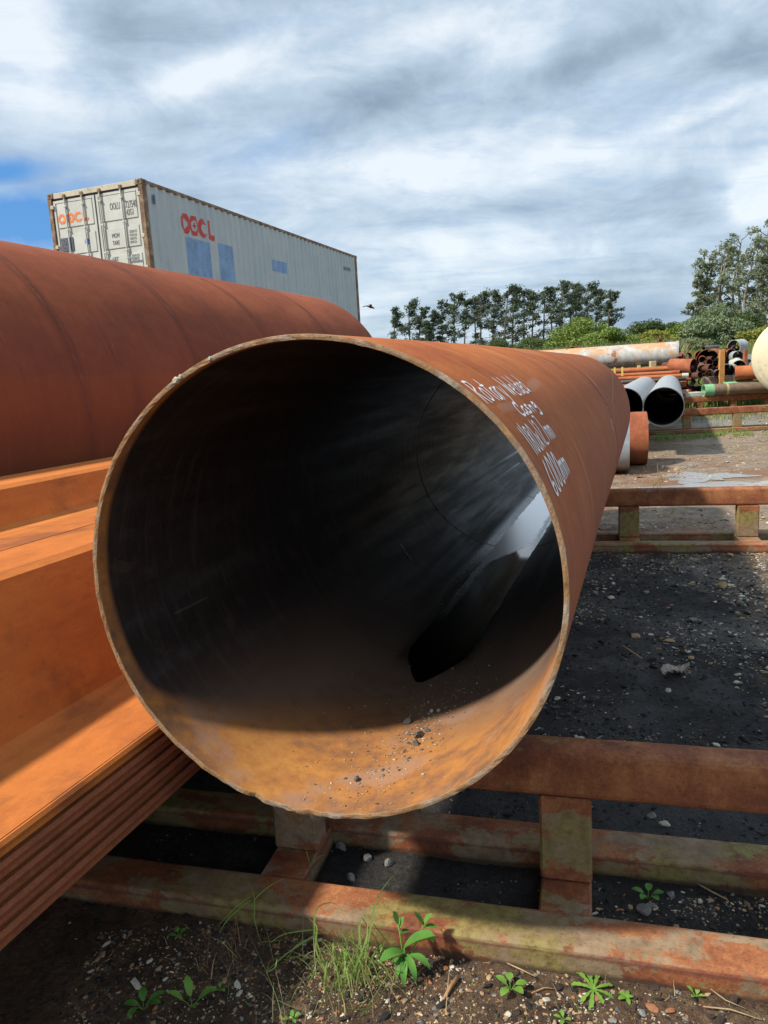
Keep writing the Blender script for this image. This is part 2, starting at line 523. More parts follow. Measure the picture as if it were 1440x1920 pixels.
def main_in(g, obj, bs):
    x, y, z = g.sep(obj)
    phi = g.math('ARCTAN2', x, g.math('MULTIPLY', z, -1.0))      # 0 at the bottom of the bore
    ap = g.math('ABSOLUTE', phi)
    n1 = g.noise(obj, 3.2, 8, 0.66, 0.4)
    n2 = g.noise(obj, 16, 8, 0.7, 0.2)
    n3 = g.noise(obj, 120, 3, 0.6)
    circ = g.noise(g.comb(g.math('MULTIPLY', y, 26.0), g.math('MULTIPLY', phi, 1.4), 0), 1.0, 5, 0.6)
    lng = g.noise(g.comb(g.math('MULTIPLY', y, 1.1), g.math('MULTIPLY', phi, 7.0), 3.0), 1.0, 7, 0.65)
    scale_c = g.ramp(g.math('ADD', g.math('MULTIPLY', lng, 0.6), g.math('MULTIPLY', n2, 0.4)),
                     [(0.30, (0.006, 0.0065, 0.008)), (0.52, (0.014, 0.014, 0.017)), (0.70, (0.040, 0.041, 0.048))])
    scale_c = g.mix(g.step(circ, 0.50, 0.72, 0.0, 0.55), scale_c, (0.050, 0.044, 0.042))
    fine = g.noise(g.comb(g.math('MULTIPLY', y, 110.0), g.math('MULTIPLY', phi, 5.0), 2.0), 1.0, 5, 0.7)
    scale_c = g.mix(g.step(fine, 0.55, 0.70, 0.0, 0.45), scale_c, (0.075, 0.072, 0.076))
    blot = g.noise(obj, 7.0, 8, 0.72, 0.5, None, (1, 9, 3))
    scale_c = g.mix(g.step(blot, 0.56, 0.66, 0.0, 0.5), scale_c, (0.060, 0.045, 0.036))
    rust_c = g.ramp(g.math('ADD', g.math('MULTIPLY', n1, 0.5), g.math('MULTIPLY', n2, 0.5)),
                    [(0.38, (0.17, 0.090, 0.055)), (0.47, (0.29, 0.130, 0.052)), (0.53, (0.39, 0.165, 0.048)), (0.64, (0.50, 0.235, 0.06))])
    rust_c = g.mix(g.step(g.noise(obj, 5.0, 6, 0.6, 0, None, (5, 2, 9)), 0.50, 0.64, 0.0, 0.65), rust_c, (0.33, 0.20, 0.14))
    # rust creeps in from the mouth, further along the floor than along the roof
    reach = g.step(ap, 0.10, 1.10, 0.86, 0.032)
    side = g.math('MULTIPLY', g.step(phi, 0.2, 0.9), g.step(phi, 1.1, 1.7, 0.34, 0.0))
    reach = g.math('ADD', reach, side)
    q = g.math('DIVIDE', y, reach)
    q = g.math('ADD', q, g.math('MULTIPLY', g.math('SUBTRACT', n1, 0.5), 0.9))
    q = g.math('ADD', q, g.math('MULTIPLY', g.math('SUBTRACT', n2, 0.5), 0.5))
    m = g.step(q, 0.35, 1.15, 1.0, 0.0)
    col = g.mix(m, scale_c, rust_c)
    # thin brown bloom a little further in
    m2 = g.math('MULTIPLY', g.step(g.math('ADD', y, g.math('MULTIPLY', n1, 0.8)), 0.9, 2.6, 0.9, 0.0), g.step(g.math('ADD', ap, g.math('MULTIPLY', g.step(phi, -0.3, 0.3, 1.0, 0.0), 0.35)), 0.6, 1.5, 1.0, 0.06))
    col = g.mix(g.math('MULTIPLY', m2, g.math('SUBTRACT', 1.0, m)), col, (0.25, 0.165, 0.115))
    p = g.math('MULTIPLY', phi, R_IN)
    rg = g.noise(obj, 60, 4, 0.7)
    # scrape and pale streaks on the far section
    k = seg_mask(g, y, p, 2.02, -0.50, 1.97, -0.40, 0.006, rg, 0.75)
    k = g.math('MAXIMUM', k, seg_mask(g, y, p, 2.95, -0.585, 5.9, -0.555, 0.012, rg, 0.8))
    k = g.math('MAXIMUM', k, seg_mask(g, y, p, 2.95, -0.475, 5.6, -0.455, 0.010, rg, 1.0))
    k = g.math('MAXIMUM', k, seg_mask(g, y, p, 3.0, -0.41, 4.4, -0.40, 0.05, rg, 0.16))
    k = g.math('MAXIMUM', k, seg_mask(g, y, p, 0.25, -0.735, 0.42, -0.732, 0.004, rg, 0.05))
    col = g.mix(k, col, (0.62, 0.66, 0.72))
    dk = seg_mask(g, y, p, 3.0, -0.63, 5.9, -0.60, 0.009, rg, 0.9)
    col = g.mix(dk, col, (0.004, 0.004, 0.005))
    # wet skin around the water line
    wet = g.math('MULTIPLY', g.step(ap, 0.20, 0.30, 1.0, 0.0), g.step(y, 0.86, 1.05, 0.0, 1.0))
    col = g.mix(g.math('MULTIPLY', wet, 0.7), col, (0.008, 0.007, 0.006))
    rough = g.mix(m, g.step(lng, 0.3, 0.7, 0.42, 0.60), (0.85, 0.85, 0.85))
    rough = g.mix(wet, rough, (0.30, 0.30, 0.30))
    film = g.math('MULTIPLY', g.math('MULTIPLY', g.step(phi, -0.36, -0.27), g.step(phi, -0.20, -0.12, 1.0, 0.0)), g.step(y, 1.3, 2.0))
    film = g.math('MULTIPLY', film, g.step(rg, 0.35, 0.6, 1.0, 0.55))
    rough = g.mix(film, rough, (0.13, 0.13, 0.13))
    g.put(bs.inputs['Roughness'], rough)
    return col, g.bump(g.math('ADD', n2, g.math('MULTIPLY', n3, 0.5)), 0.22, 0.003)
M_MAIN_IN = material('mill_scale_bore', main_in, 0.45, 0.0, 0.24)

def rim_b(g, obj, bs):
    n = g.noise(obj, 12, 6, 0.6); n2 = g.noise(obj, 160, 4, 0.7)
    c = g.ramp(n, [(0.3, (0.20, 0.095, 0.035)), (0.45, (0.30, 0.17, 0.075)), (0.58, (0.27, 0.20, 0.14)), (0.72, (0.40, 0.34, 0.27))])
    c = g.mix(g.step(n2, 0.45, 0.7, 0.0, 0.5), c, (0.13, 0.075, 0.035))
    return c, g.bump(n2, 0.6, 0.004)
M_RIM = material('flame_cut_rim', rim_b, 0.7, 0.0, 0.4)

def big_extra(g, obj, col, bs):
    x, y, z = g.sep(obj)
    phi = g.math('ARCTAN2', x, z)
    st = g.noise(g.comb(g.math('MULTIPLY', y, 14.0), g.math('MULTIPLY', phi, 1.0), 0), 1.0, 6, 0.65, 0.3)
    col = g.mix(g.step(st, 0.50, 0.74, 0.0, 0.30), col, (0.135, 0.042, 0.024))
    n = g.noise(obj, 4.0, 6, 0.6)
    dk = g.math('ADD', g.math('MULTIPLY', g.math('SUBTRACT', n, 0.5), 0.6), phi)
    col = g.mix(g.step(dk, 0.75, 1.25, 0.0, 0.50), col, (0.115, 0.036, 0.024))  # shade of the lower flank put into the rust colour
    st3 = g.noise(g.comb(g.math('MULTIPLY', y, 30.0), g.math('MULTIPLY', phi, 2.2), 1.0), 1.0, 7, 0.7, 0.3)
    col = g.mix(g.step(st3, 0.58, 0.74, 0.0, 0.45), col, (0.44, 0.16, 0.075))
    col = g.mix(g.math('MULTIPLY', g.step(st3, 0.30, 0.42, 0.45, 0.0), g.step(phi, 0.5, 1.2)), col, (0.07, 0.024, 0.018))  # dark flank streaks, deepening the painted shade
    for ys in (-0.3, 0.95, 2.2, 3.54, 4.78, 6.0, 7.40):
        dd = g.math('ADD', g.math('ABSOLUTE', g.math('SUBTRACT', y, ys)), g.math('MULTIPLY', g.math('SUBTRACT', n, 0.5), 0.05))
        col = g.mix(g.step(dd, 0.010, 0.075, 0.55, 0.0), col, (0.12, 0.038, 0.024))
    lvl = g.math('ADD', phi, g.math('MULTIPLY', n, 0.10))
    col = g.mix(g.step(lvl, 1.365, 1.395, 0.0, 0.40), col, (0.24, 0.062, 0.022))
    # damp plume on the lower flank
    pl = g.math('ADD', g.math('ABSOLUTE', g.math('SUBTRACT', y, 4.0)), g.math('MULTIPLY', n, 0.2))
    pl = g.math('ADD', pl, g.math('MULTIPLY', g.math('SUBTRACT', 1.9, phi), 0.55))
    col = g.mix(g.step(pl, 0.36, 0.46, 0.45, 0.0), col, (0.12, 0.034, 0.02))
    return col
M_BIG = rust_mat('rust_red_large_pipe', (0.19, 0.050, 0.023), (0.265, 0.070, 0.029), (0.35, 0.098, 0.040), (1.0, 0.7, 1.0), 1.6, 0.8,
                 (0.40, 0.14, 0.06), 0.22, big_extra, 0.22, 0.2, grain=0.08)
M_SEAM_DK = rust_mat('seam_dark', (0.12, 0.035, 0.02), (0.17, 0.05, 0.026), (0.24, 0.075, 0.035), (1, 1, 1), 8, 0.85)
def pile_extra(g, obj, col, bs):
    x, y, z = g.sep(obj)
    st = g.noise(g.comb(g.math('MULTIPLY', x, 9.0), g.math('MULTIPLY', y, 0.7), g.math('MULTIPLY', z, 9.0)), 1.0, 7, 0.65, 0.4)
    col = g.mix(g.step(st, 0.52, 0.72, 0.0, 0.55), col, (0.27, 0.085, 0.026))
    n = g.noise(obj, 1.7, 8, 0.68, 0.5, None, (3, 3, 1))
    col = g.mix(g.step(n, 0.50, 0.66, 0.0, 0.65), col, (0.17, 0.058, 0.026))
    n2 = g.noise(obj, 26, 6, 0.7, 0.3)
    col = g.mix(g.step(n2, 0.58, 0.72, 0.0, 0.35), col, (0.15, 0.055, 0.025))
    sc = g.noise(g.comb(g.math('MULTIPLY', x, 60.0), g.math('MULTIPLY', y, 4.0), g.math('MULTIPLY', z, 60.0)), 1.0, 3, 0.6)
    col = g.mix(g.step(sc, 0.68, 0.76, 0.0, 0.35), col, (0.60, 0.30, 0.12))
    return col
M_PILE = rust_mat('rust_bright_sheet', (0.36, 0.105, 0.024), (0.48, 0.148, 0.031), (0.58, 0.195, 0.041), (1.2, 0.25, 1.2), 2.5, 0.8,
                  (0.20, 0.060, 0.022), 0.40, pile_extra, 0.16, 0.25, grain=0.06)
M_PILE_DK = rust_mat('rust_brown_edge', (0.15, 0.045, 0.022), (0.24, 0.075, 0.032), (0.32, 0.105, 0.045), (1.5, 0.3, 1.5), 5, 0.85,
                     (0.38, 0.14, 0.06), 0.3, None, 0.3, 0.25)
def rack_extra(g, obj, col, bs):
    x, y, z = g.sep(obj)
    n = g.noise(obj, 7.0, 8, 0.70, 0.5, (0.55, 1, 1), (2, 5, 1))
    n2 = g.noise(obj, 2.0, 5, 0.6, 0.2, None, (7, 1, 3))
    low = g.step(z, 0.08, 0.36, 0.10, 0.0)
    fine = g.math('MULTIPLY', g.math('SUBTRACT', g.noise(obj, 55, 6, 0.75), 0.5), 0.22)
    bell = g.math('MULTIPLY', g.step(z, 0.085, 0.12), g.step(z, 0.22, 0.36, 0.10, 0.0))
    low = g.math('ADD', g.math('ADD', low, bell), fine)
    m = g.step(g.math('ADD', g.math('ADD', g.math('MULTIPLY', n, 0.75), g.math('MULTIPLY', n2, 0.35)), low), 0.625, 0.665)
    green = g.ramp(g.noise(obj, 30, 5, 0.6), [(0.35, (0.15, 0.13, 0.040)), (0.6, (0.29, 0.26, 0.085))])
    tan = g.ramp(g.noise(obj, 24, 5, 0.6), [(0.35, (0.16, 0.125, 0.075)), (0.65, (0.30, 0.24, 0.155))])
    paint = g.mix(g.step(g.noise(obj, 3.0, 4, 0.6), 0.42, 0.58), green, tan)
    col = g.mix(g.math('MULTIPLY', m, 0.80), col, paint)
    grime = g.noise(obj, 90, 5, 0.7)
    col = g.mix(g.step(grime, 0.56, 0.68, 0.0, 0.55), col, (0.085, 0.035, 0.022))
    edge = g.math('ADD', g.math('ABSOLUTE', g.math('SUBTRACT', z, 0.052)), g.math('MULTIPLY', g.math('SUBTRACT', n, 0.5), 0.05))
    col = g.mix(g.step(edge, 0.002, 0.010, 0.65, 0.0), col, (0.15, 0.045, 0.035))
    foot = g.math('ADD', z, g.math('MULTIPLY', g.math('SUBTRACT', n, 0.5), 0.05))
    col = g.mix(g.step(foot, 0.0, 0.018, 0.8, 0.0), col, (0.045, 0.028, 0.018))
    dark = g.step(g.noise(obj, 3.4, 7, 0.7, 0.5, (1, 1, 0.6), (4, 9, 2)), 0.53, 0.66, 0.0, 0.65)
    col = g.mix(g.math('MULTIPLY', dark, g.step(z, 0.2, 0.4, 0.1, 1.0)), col, (0.060, 0.022, 0.018))
    return col
M_RACK = rust_mat('rust_painted_rack', (0.12, 0.038, 0.022), (0.26, 0.088, 0.036), (0.42, 0.175, 0.070), (1, 1, 1), 6, 0.72,
                  (0.42, 0.20, 0.08), 0.35, rack_extra, 0.45, 0.35)
M_RUST_A = rust_mat('rust_small_pipe', (0.20, 0.055, 0.026), (0.30, 0.090, 0.040), (0.42, 0.15, 0.07), (1, 1, 1), 3, 0.8, (0.5, 0.28, 0.16), 0.3)
M_RUST_B = rust_mat('rust_dark_offcut', (0.055, 0.026, 0.020), (0.11, 0.045, 0.030), (0.20, 0.080, 0.050), (1, 1, 1), 3, 0.8, (0.28, 0.15, 0.10), 0.3)
M_RUST_C = rust_mat('rust_orange_offcut', (0.30, 0.085, 0.035), (0.40, 0.125, 0.045), (0.48, 0.17, 0.065), (1, 1, 1), 3, 0.8, (0.5, 0.3, 0.2), 0.3)

def plain(name, c, var=0.25, scale=6.0, rough=0.7, bump=0.15, spec=0.4, c2=None, metallic=0.0):
    lo = tuple(v * (1 - var) for v in c); hi = tuple(min(1, v * (1 + var)) for v in c)
    def b(g, obj, bs):
        n = g.noise(obj, scale, 7, 0.62); n2 = g.noise(obj, scale * 8, 4, 0.6)
        col = g.ramp(g.math('ADD', g.math('MULTIPLY', n, 0.7), g.math('MULTIPLY', n2, 0.3)), [(0.35, lo), (0.65, hi)])
        if c2: col = g.mix(g.step(g.noise(obj, scale * 1.7, 8, 0.7, 0.2, None, (4, 4, 4)), 0.55, 0.68), col, c2)
        return col, g.bump(n2, bump, 0.004)
    return material(name, b, rough, metallic, spec)
M_GREYPIPE = plain('grey_steel', (0.34, 0.37, 0.38), 0.18, 3, 0.45, 0.05, 0.5, (0.20, 0.21, 0.22))
M_BLACKIN = plain('dark_bore', (0.022, 0.022, 0.024), 0.4, 6, 0.6)
M_GREYDK = plain('grey_dark_steel', (0.10, 0.10, 0.105), 0.3, 5, 0.5)
M_BLUE = plain('blue_lining', (0.045, 0.16, 0.42), 0.3, 6, 0.5, 0.1, 0.4, (0.02, 0.06, 0.16))
M_CREAM = plain('cream_fibreglass', (0.66, 0.58, 0.40), 0.10, 4, 0.5, 0.15, 0.4, (0.50, 0.42, 0.27))
M_TIMBER = plain('weathered_timber', (0.50, 0.24, 0.08), 0.3, 8, 0.85, 0.3, 0.2)
M_PALEWOOD = plain('pale_wood', (0.50, 0.38, 0.20), 0.25, 12, 0.85)
M_GREENEND = plain('green_paint', (0.20, 0.46, 0.24), 0.25, 10, 0.6, 0.1, 0.4, (0.34, 0.36, 0.14))
M_BROWNPIPE = plain('brown_coated_pipe', (0.19, 0.135, 0.095), 0.3, 5, 0.7, 0.1, 0.4, (0.11, 0.08, 0.065))
M_CONC = plain('pale_board', (0.44, 0.47, 0.40), 0.2, 6, 0.85)
M_YELLOW = plain('yellow_strap', (0.65, 0.52, 0.12), 0.2, 6, 0.7)
M_PINK = plain('pink_primer', (0.50, 0.24, 0.18), 0.2, 6, 0.7)
M_WHITE = plain('white_marker', (0.86, 0.86, 0.85), 0.08, 40, 0.7)
M_CHALK = plain('white_chalk', (0.60, 0.55, 0.52), 0.2, 60, 0.9)
M_STICK = plain('dry_stick', (0.34, 0.19, 0.09), 0.35, 60, 0.85)
M_STRAW = plain('dry_straw', (0.36, 0.27, 0.15), 0.3, 60, 0.85)
M_BARK = plain('bark_grey', (0.10, 0.085, 0.07), 0.35, 4, 0.9)
M_GUMBARK = plain('bark_pale', (0.26, 0.22, 0.18), 0.35, 4, 0.9)
M_CLOD = plain('grey_clod', (0.115, 0.115, 0.105), 0.4, 60, 0.95, 0.5)
M_BIRD = plain('bird_brown', (0.11, 0.035, 0.03), 0.3, 30, 0.8)
M_DRYLEAF = plain('dry_leaf', (0.30, 0.26, 0.21), 0.3, 40, 0.8)

def pipe_tank(g, obj, bs):
    n = g.noise(obj, 1.5, 8, 0.65, 0.3); n2 = g.noise(obj, 5, 8, 0.7, 0.2, None, (3, 3, 3))
    x, y, z = g.sep(obj)
    base = g.ramp(n2, [(0.35, (0.34, 0.33, 0.31)), (0.65, (0.56, 0.55, 0.52))])
    base = g.mix(g.step(g.math('ADD', n, g.math('MULTIPLY', z, 0.25)), 0.50, 0.60, 0.0, 0.85), base, (0.56, 0.28, 0.10))
    n4 = g.noise(obj, 2.1, 8, 0.7, 0.6, None, (8, 2, 1))
    base = g.mix(g.step(n4, 0.57, 0.63, 0.0, 0.9), base, (0.28, 0.085, 0.045))
    base = g.mix(g.step(g.math('ADD', z, g.math('MULTIPLY', n2, 0.25)), -0.22, -0.02, 0.45, 0.0), base, (0.20, 0.18, 0.15))
    return base
M_TANK = material('pale_weathered_tank', pipe_tank, 0.6)

def gal_b(g, obj, bs):
    x, y, z = g.sep(obj)
    n = g.noise(obj, 3.0, 6, 0.6, 0.2); 
    c = g.ramp(n, [(0.35, (0.20, 0.23, 0.26)), (0.6, (0.34, 0.37, 0.40))])
    return g.mix(g.step(g.math('ADD', z, g.math('MULTIPLY', n, 0.3)), -0.15, 0.02, 0.75, 0.0), c, (0.16, 0.12, 0.05))
M_GALV = material('worn_galvanised', gal_b, 0.35, 0.3)

# container paints
def cont_side(g, obj, bs):
    x, y, z = g.sep(obj)
    n = g.noise(obj, 1.2, 7, 0.65); n2 = g.noise(obj, 9, 6, 0.7)
    run = g.noise(g.comb(g.math('MULTIPLY', y, 9), 0, g.math('MULTIPLY', z, 0.5)), 1.0, 6, 0.65)
    c = g.ramp(g.math('ADD', g.math('MULTIPLY', n, 0.5), g.math('MULTIPLY', run, 0.5)),
               [(0.35, (0.37, 0.43, 0.45)), (0.5, (0.44, 0.50, 0.515)), (0.68, (0.52, 0.56, 0.55))])
    c = g.mix(g.step(run, 0.58, 0.74, 0.0, 0.35), c, (0.34, 0.30, 0.22))
    r = g.noise(g.comb(g.math('MULTIPLY', y, 5), 0, g.math('MULTIPLY', z, 1.7)), 1.0, 8, 0.75, 0.2)
    c = g.mix(g.step(r, 0.685, 0.74, 0.0, 0.85), c, (0.16, 0.07, 0.04))
    return c, g.bump(n2, 0.1, 0.004)
M_CSIDE = material('container_faded_blue_grey', cont_side, 0.55)
def cont_door(g, obj, bs):
    x, y, z = g.sep(obj)
    n = g.noise(obj, 2, 7, 0.65)
    c = g.ramp(n, [(0.35, (0.47, 0.48, 0.43)), (0.65, (0.58, 0.59, 0.54))])
    r = g.noise(g.comb(g.math('MULTIPLY', x, 14), 0, g.math('MULTIPLY', z, 2.2)), 1.0, 8, 0.7)
    c = g.mix(g.step(r, 0.62, 0.75, 0.0, 0.45), c, (0.34, 0.24, 0.13))
    return c
M_CDOOR = material('container_white_door', cont_door, 0.55)
M_CFRAME = rust_mat('container_rusty_frame', (0.10, 0.055, 0.035), (0.22, 0.14, 0.085), (0.40, 0.33, 0.24), (1, 1, 1), 5, 0.75, (0.5, 0.46, 0.38), 0.5)
M_CHEAD = plain('container_header_cream', (0.52, 0.47, 0.34), 0.15, 5, 0.6, 0.1, 0.4, (0.32, 0.21, 0.10))
M_CBLUE = plain('faded_blue_patch', (0.21, 0.34, 0.54), 0.22, 2.2, 0.6, 0.05, 0.4, (0.33, 0.42, 0.50))
M_RED = plain('sun_faded_red', (0.56, 0.075, 0.06), 0.15, 10, 0.6, 0.05, 0.4)
M_ORANGE = plain('faded_orange', (0.72, 0.22, 0.07), 0.15, 10, 0.6)
M_INK = plain('faded_black_ink', (0.15, 0.155, 0.16), 0.2, 10, 0.7)
M_GHOST = plain('worn_off_ink', (0.33, 0.33, 0.31), 0.2, 10, 0.7)
M_GASKET = plain('black_gasket', (0.025, 0.025, 0.03), 0.2, 10, 0.6)
M_PLAC = plain('slate_placard', (0.085, 0.10, 0.13), 0.2, 10, 0.6)
M_CYAN = plain('blue_sticker', (0.05, 0.20, 0.62), 0.1, 10, 0.5)
M_LOWBLUE = plain('dull_blue_container', (0.06, 0.12, 0.2), 0.2, 3, 0.6, 0.1, 0.4, (0.14, 0.07, 0.04))

# soil
def soil(g, obj, bs):
    x, y, z = g.sep(obj)
    n1 = g.noise(obj, 0.7, 5, 0.6); n2 = g.noise(obj, 5, 8, 0.68, 0.3); n3 = g.noise(obj, 45, 5, 0.7); n4 = g.noise(obj, 260, 3, 0.6)
    mixn = g.math('ADD', g.math('MULTIPLY', n2, 0.55), g.math('MULTIPLY', n3, 0.45))
    dark = g.ramp(mixn, [(0.34, (0.011, 0.0105, 0.011)), (0.50, (0.027, 0.025, 0.024)), (0.64, (0.066, 0.060, 0.054))])
    brown = g.ramp(mixn, [(0.34, (0.034, 0.021, 0.013)), (0.50, (0.085, 0.052, 0.031)), (0.66, (0.19, 0.125, 0.075))])
    track = g.ramp(mixn, [(0.34, (0.12, 0.085, 0.060)), (0.50, (0.24, 0.175, 0.122)), (0.66, (0.40, 0.32, 0.225))])
    # brown loam in front of the first rack
    fr = g.math('SUBTRACT', 1.92, g.math('ADD', y, g.math('MULTIPLY', x, 0.277)))
    fr = g.math('ADD', fr, g.math('MULTIPLY', g.math('SUBTRACT', n2, 0.5), 0.3))
    c = g.mix(g.step(fr, -0.05, 0.15), dark, brown)
    # pale trodden track past the second rack
    t = g.math('ADD', y, g.math('MULTIPLY', x, 0.3))
    t = g.math('ADD', t, g.math('MULTIPLY', g.math('SUBTRACT', n1, 0.5), 3.0))
    t = g.math('ADD', t, g.math('MULTIPLY', g.math('SUBTRACT', n2, 0.5), 1.6))
    c = g.mix(g.step(t, 6.2, 8.2), c, track)
    rx = g.math('ADD', g.math('SUBTRACT', x, g.math('MULTIPLY', y, 0.27)), g.math('MULTIPLY', g.math('SUBTRACT', n2, 0.5), 1.4))
    gravelly = g.math('MULTIPLY', g.step(rx, 0.75, 1.5), g.step(y, 2.6, 3.2))
    c = g.mix(g.math('MULTIPLY', gravelly, 0.55), c, track)
    # rust wash below the rack and orange silt
    ru = g.math('MULTIPLY', g.step(g.noise(obj, 1.1, 6, 0.65, 0.3, None, (3, 8, 1)), 0.46, 0.60), g.math('MULTIPLY', g.step(t, 7.5, 8.6), g.step(t, 11.5, 14.5, 1.0, 0.0)))
    c = g.mix(g.math('MULTIPLY', ru, 0.75), c, (0.20, 0.085, 0.040))
    # turf beyond
    gn = g.noise(obj, 0.9, 7, 0.7, 0.2, None, (6, 1, 2))
    gm = g.math('MAXIMUM', g.math('MULTIPLY', g.step(t, 13.0, 19.0), g.step(gn, 0.50, 0.58)), g.step(t, 25, 30))
    gcol = g.ramp(mixn, [(0.35, (0.045, 0.062, 0.018)), (0.65, (0.15, 0.17, 0.055))])
    c = g.mix(gm, c, gcol)
    # grey crushed stone between far racks
    gs = g.math('MULTIPLY', g.step(t, 19.0, 19.6), g.step(t, 22.6, 23.2, 1.0, 0.0))
    c = g.mix(g.math('MULTIPLY', gs, 0.8), c, g.ramp(mixn, [(0.35, (0.14, 0.14, 0.13)), (0.65, (0.26, 0.26, 0.24))]))
    gr = g.step(n4, 0.3, 0.7, 0.7, 1.35)
    c = g.mix(1.0, c, g.comb(gr, gr, gr), 'MULTIPLY')
    damp = g.step(g.noise(obj, 1.6, 4, 0.6, 0, None, (1, 7, 3)), 0.42, 0.62)
    g.put(bs.inputs['Roughness'], g.mix(damp, (0.55, 0.55, 0.55), (0.95, 0.95, 0.95)))
    h = g.math('ADD', g.math('MULTIPLY', n2, 0.8), g.math('ADD', g.math('MULTIPLY', n3, 0.7), g.math('MULTIPLY', n4, 0.35)))
    return c, g.bump(h, 0.8, 0.02)
M_SOIL = material('damp_soil', soil, 0.9, 0.0, 0.3)
STONE = [plain('stone_grey', (0.19, 0.185, 0.17), 0.3, 30, 0.85), plain('stone_tan', (0.34, 0.235, 0.125), 0.3, 30, 0.85),
         plain('stone_pale', (0.50, 0.46, 0.36), 0.25, 30, 0.85), plain('stone_rusty', (0.30, 0.13, 0.06), 0.3, 30, 0.85),
         plain('stone_dark', (0.085, 0.085, 0.085), 0.4, 30, 0.8)]
def water_b(g, obj, bs):
    bs.inputs['IOR'].default_value = 1.7
    x, y, z = g.sep(obj)
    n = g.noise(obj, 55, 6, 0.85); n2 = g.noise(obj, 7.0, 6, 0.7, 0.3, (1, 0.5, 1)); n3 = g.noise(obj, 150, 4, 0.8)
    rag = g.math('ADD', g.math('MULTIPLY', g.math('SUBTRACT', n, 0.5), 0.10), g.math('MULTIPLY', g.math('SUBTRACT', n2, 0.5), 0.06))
    # bright sheen painted in as a metallic patch: whole width far down the pipe, only the left margin nearer
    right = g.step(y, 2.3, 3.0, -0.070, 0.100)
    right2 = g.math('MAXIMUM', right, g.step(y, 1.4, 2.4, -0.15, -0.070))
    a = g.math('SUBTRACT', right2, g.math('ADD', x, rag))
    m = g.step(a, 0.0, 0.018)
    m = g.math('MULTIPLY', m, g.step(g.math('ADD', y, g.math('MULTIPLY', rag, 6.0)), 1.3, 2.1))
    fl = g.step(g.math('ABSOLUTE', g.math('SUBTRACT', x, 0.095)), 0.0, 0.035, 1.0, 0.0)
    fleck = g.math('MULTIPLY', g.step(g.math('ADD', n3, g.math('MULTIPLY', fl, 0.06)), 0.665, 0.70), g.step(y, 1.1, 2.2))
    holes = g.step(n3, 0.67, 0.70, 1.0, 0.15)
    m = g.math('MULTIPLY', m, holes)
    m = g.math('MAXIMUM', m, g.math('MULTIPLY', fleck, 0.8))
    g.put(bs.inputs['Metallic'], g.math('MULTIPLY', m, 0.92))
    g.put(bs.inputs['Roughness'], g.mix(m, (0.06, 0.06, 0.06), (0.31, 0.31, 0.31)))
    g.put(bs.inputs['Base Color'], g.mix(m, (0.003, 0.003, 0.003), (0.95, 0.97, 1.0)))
    return None
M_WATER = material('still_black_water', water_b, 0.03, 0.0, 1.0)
def pud_b(g, obj, bs):
    n = g.noise(obj, 9, 7, 0.75, 0.3)
    f = g.step(n, 0.52, 0.58)
    bs.inputs['IOR'].default_value = 2.2
    g.put(bs.inputs['Roughness'], g.mix(f, (0.26, 0.26, 0.26), (0.95, 0.95, 0.95)))
    g.put(bs.inputs['Base Color'], g.mix(f, (0.30, 0.30, 0.29), (0.09, 0.06, 0.04)))
    return None
M_PUDDLE = material('muddy_puddle', pud_b, 0.04, 0.0, 0.8)

def leaf_mat(name, lo, hi, scale=2.0, trans=0.25):
    def b(g, obj, bs):
        gi = g.new('ShaderNodeNewGeometry')
        n = g.noise(gi.outputs['Position'], scale, 4, 0.6)
        c = g.ramp(n, [(0.35, lo), (0.65, hi)])
        c = g.mix(0.55, c, g.ramp(gi.outputs['Random Per Island'], [(0.0, lo), (1.0, hi)]))
        bs.inputs['Roughness'].default_value = 0.6
        out = g.n['Material Output']
        tr = g.new('ShaderNodeBsdfTranslucent'); g.put(tr.inputs['Color'], c)
        ms = g.new('ShaderNodeMixShader'); ms.inputs[0].default_value = trans
        g.l.new(bs.outputs[0], ms.inputs[1]); g.l.new(tr.outputs[0], ms.inputs[2])
        g.l.new(ms.outputs[0], out.inputs['Surface'])
        return c
    return material(name, b, 0.6, 0, 0.3)
M_PINE = leaf_mat('pine_needles', (0.062, 0.090, 0.056), (0.15, 0.19, 0.115), 0.3, 0.35)
M_GUM = leaf_mat('gum_leaves', (0.15, 0.185, 0.11), (0.34, 0.37, 0.24), 0.5, 0.4)
M_BUSH = leaf_mat('bright_bush', (0.11, 0.18, 0.03), (0.28, 0.36, 0.08), 0.6)
M_BUSHDK = leaf_mat('dark_bush', (0.050, 0.085, 0.025), (0.135, 0.18, 0.055), 0.6)
M_WILLOW = leaf_mat('silver_willow', (0.12, 0.18, 0.08), (0.28, 0.34, 0.19), 0.6)
M_YBUSH = leaf_mat('yellow_bush', (0.17, 0.20, 0.03), (0.36, 0.36, 0.08), 0.6)
M_FLAX = leaf_mat('flax_blades', (0.10, 0.14, 0.055), (0.30, 0.33, 0.17), 1.0)
M_FIELD = leaf_mat('field_grass', (0.10, 0.15, 0.03), (0.27, 0.31, 0.10), 0.25)
M_GRASS = leaf_mat('weed_grass', (0.17, 0.30, 0.05), (0.42, 0.54, 0.17), 12, 0.35)
M_DRYGRASS = leaf_mat('dry_grass', (0.24, 0.20, 0.09), (0.40, 0.34, 0.16), 12, 0.2)
M_WEED = leaf_mat('weed_leaf', (0.11, 0.27, 0.035), (0.25, 0.44, 0.08), 20, 0.3)
M_BROAD = leaf_mat('glossy_leaf', (0.045, 0.16, 0.025), (0.15, 0.36, 0.06), 14, 0.25)

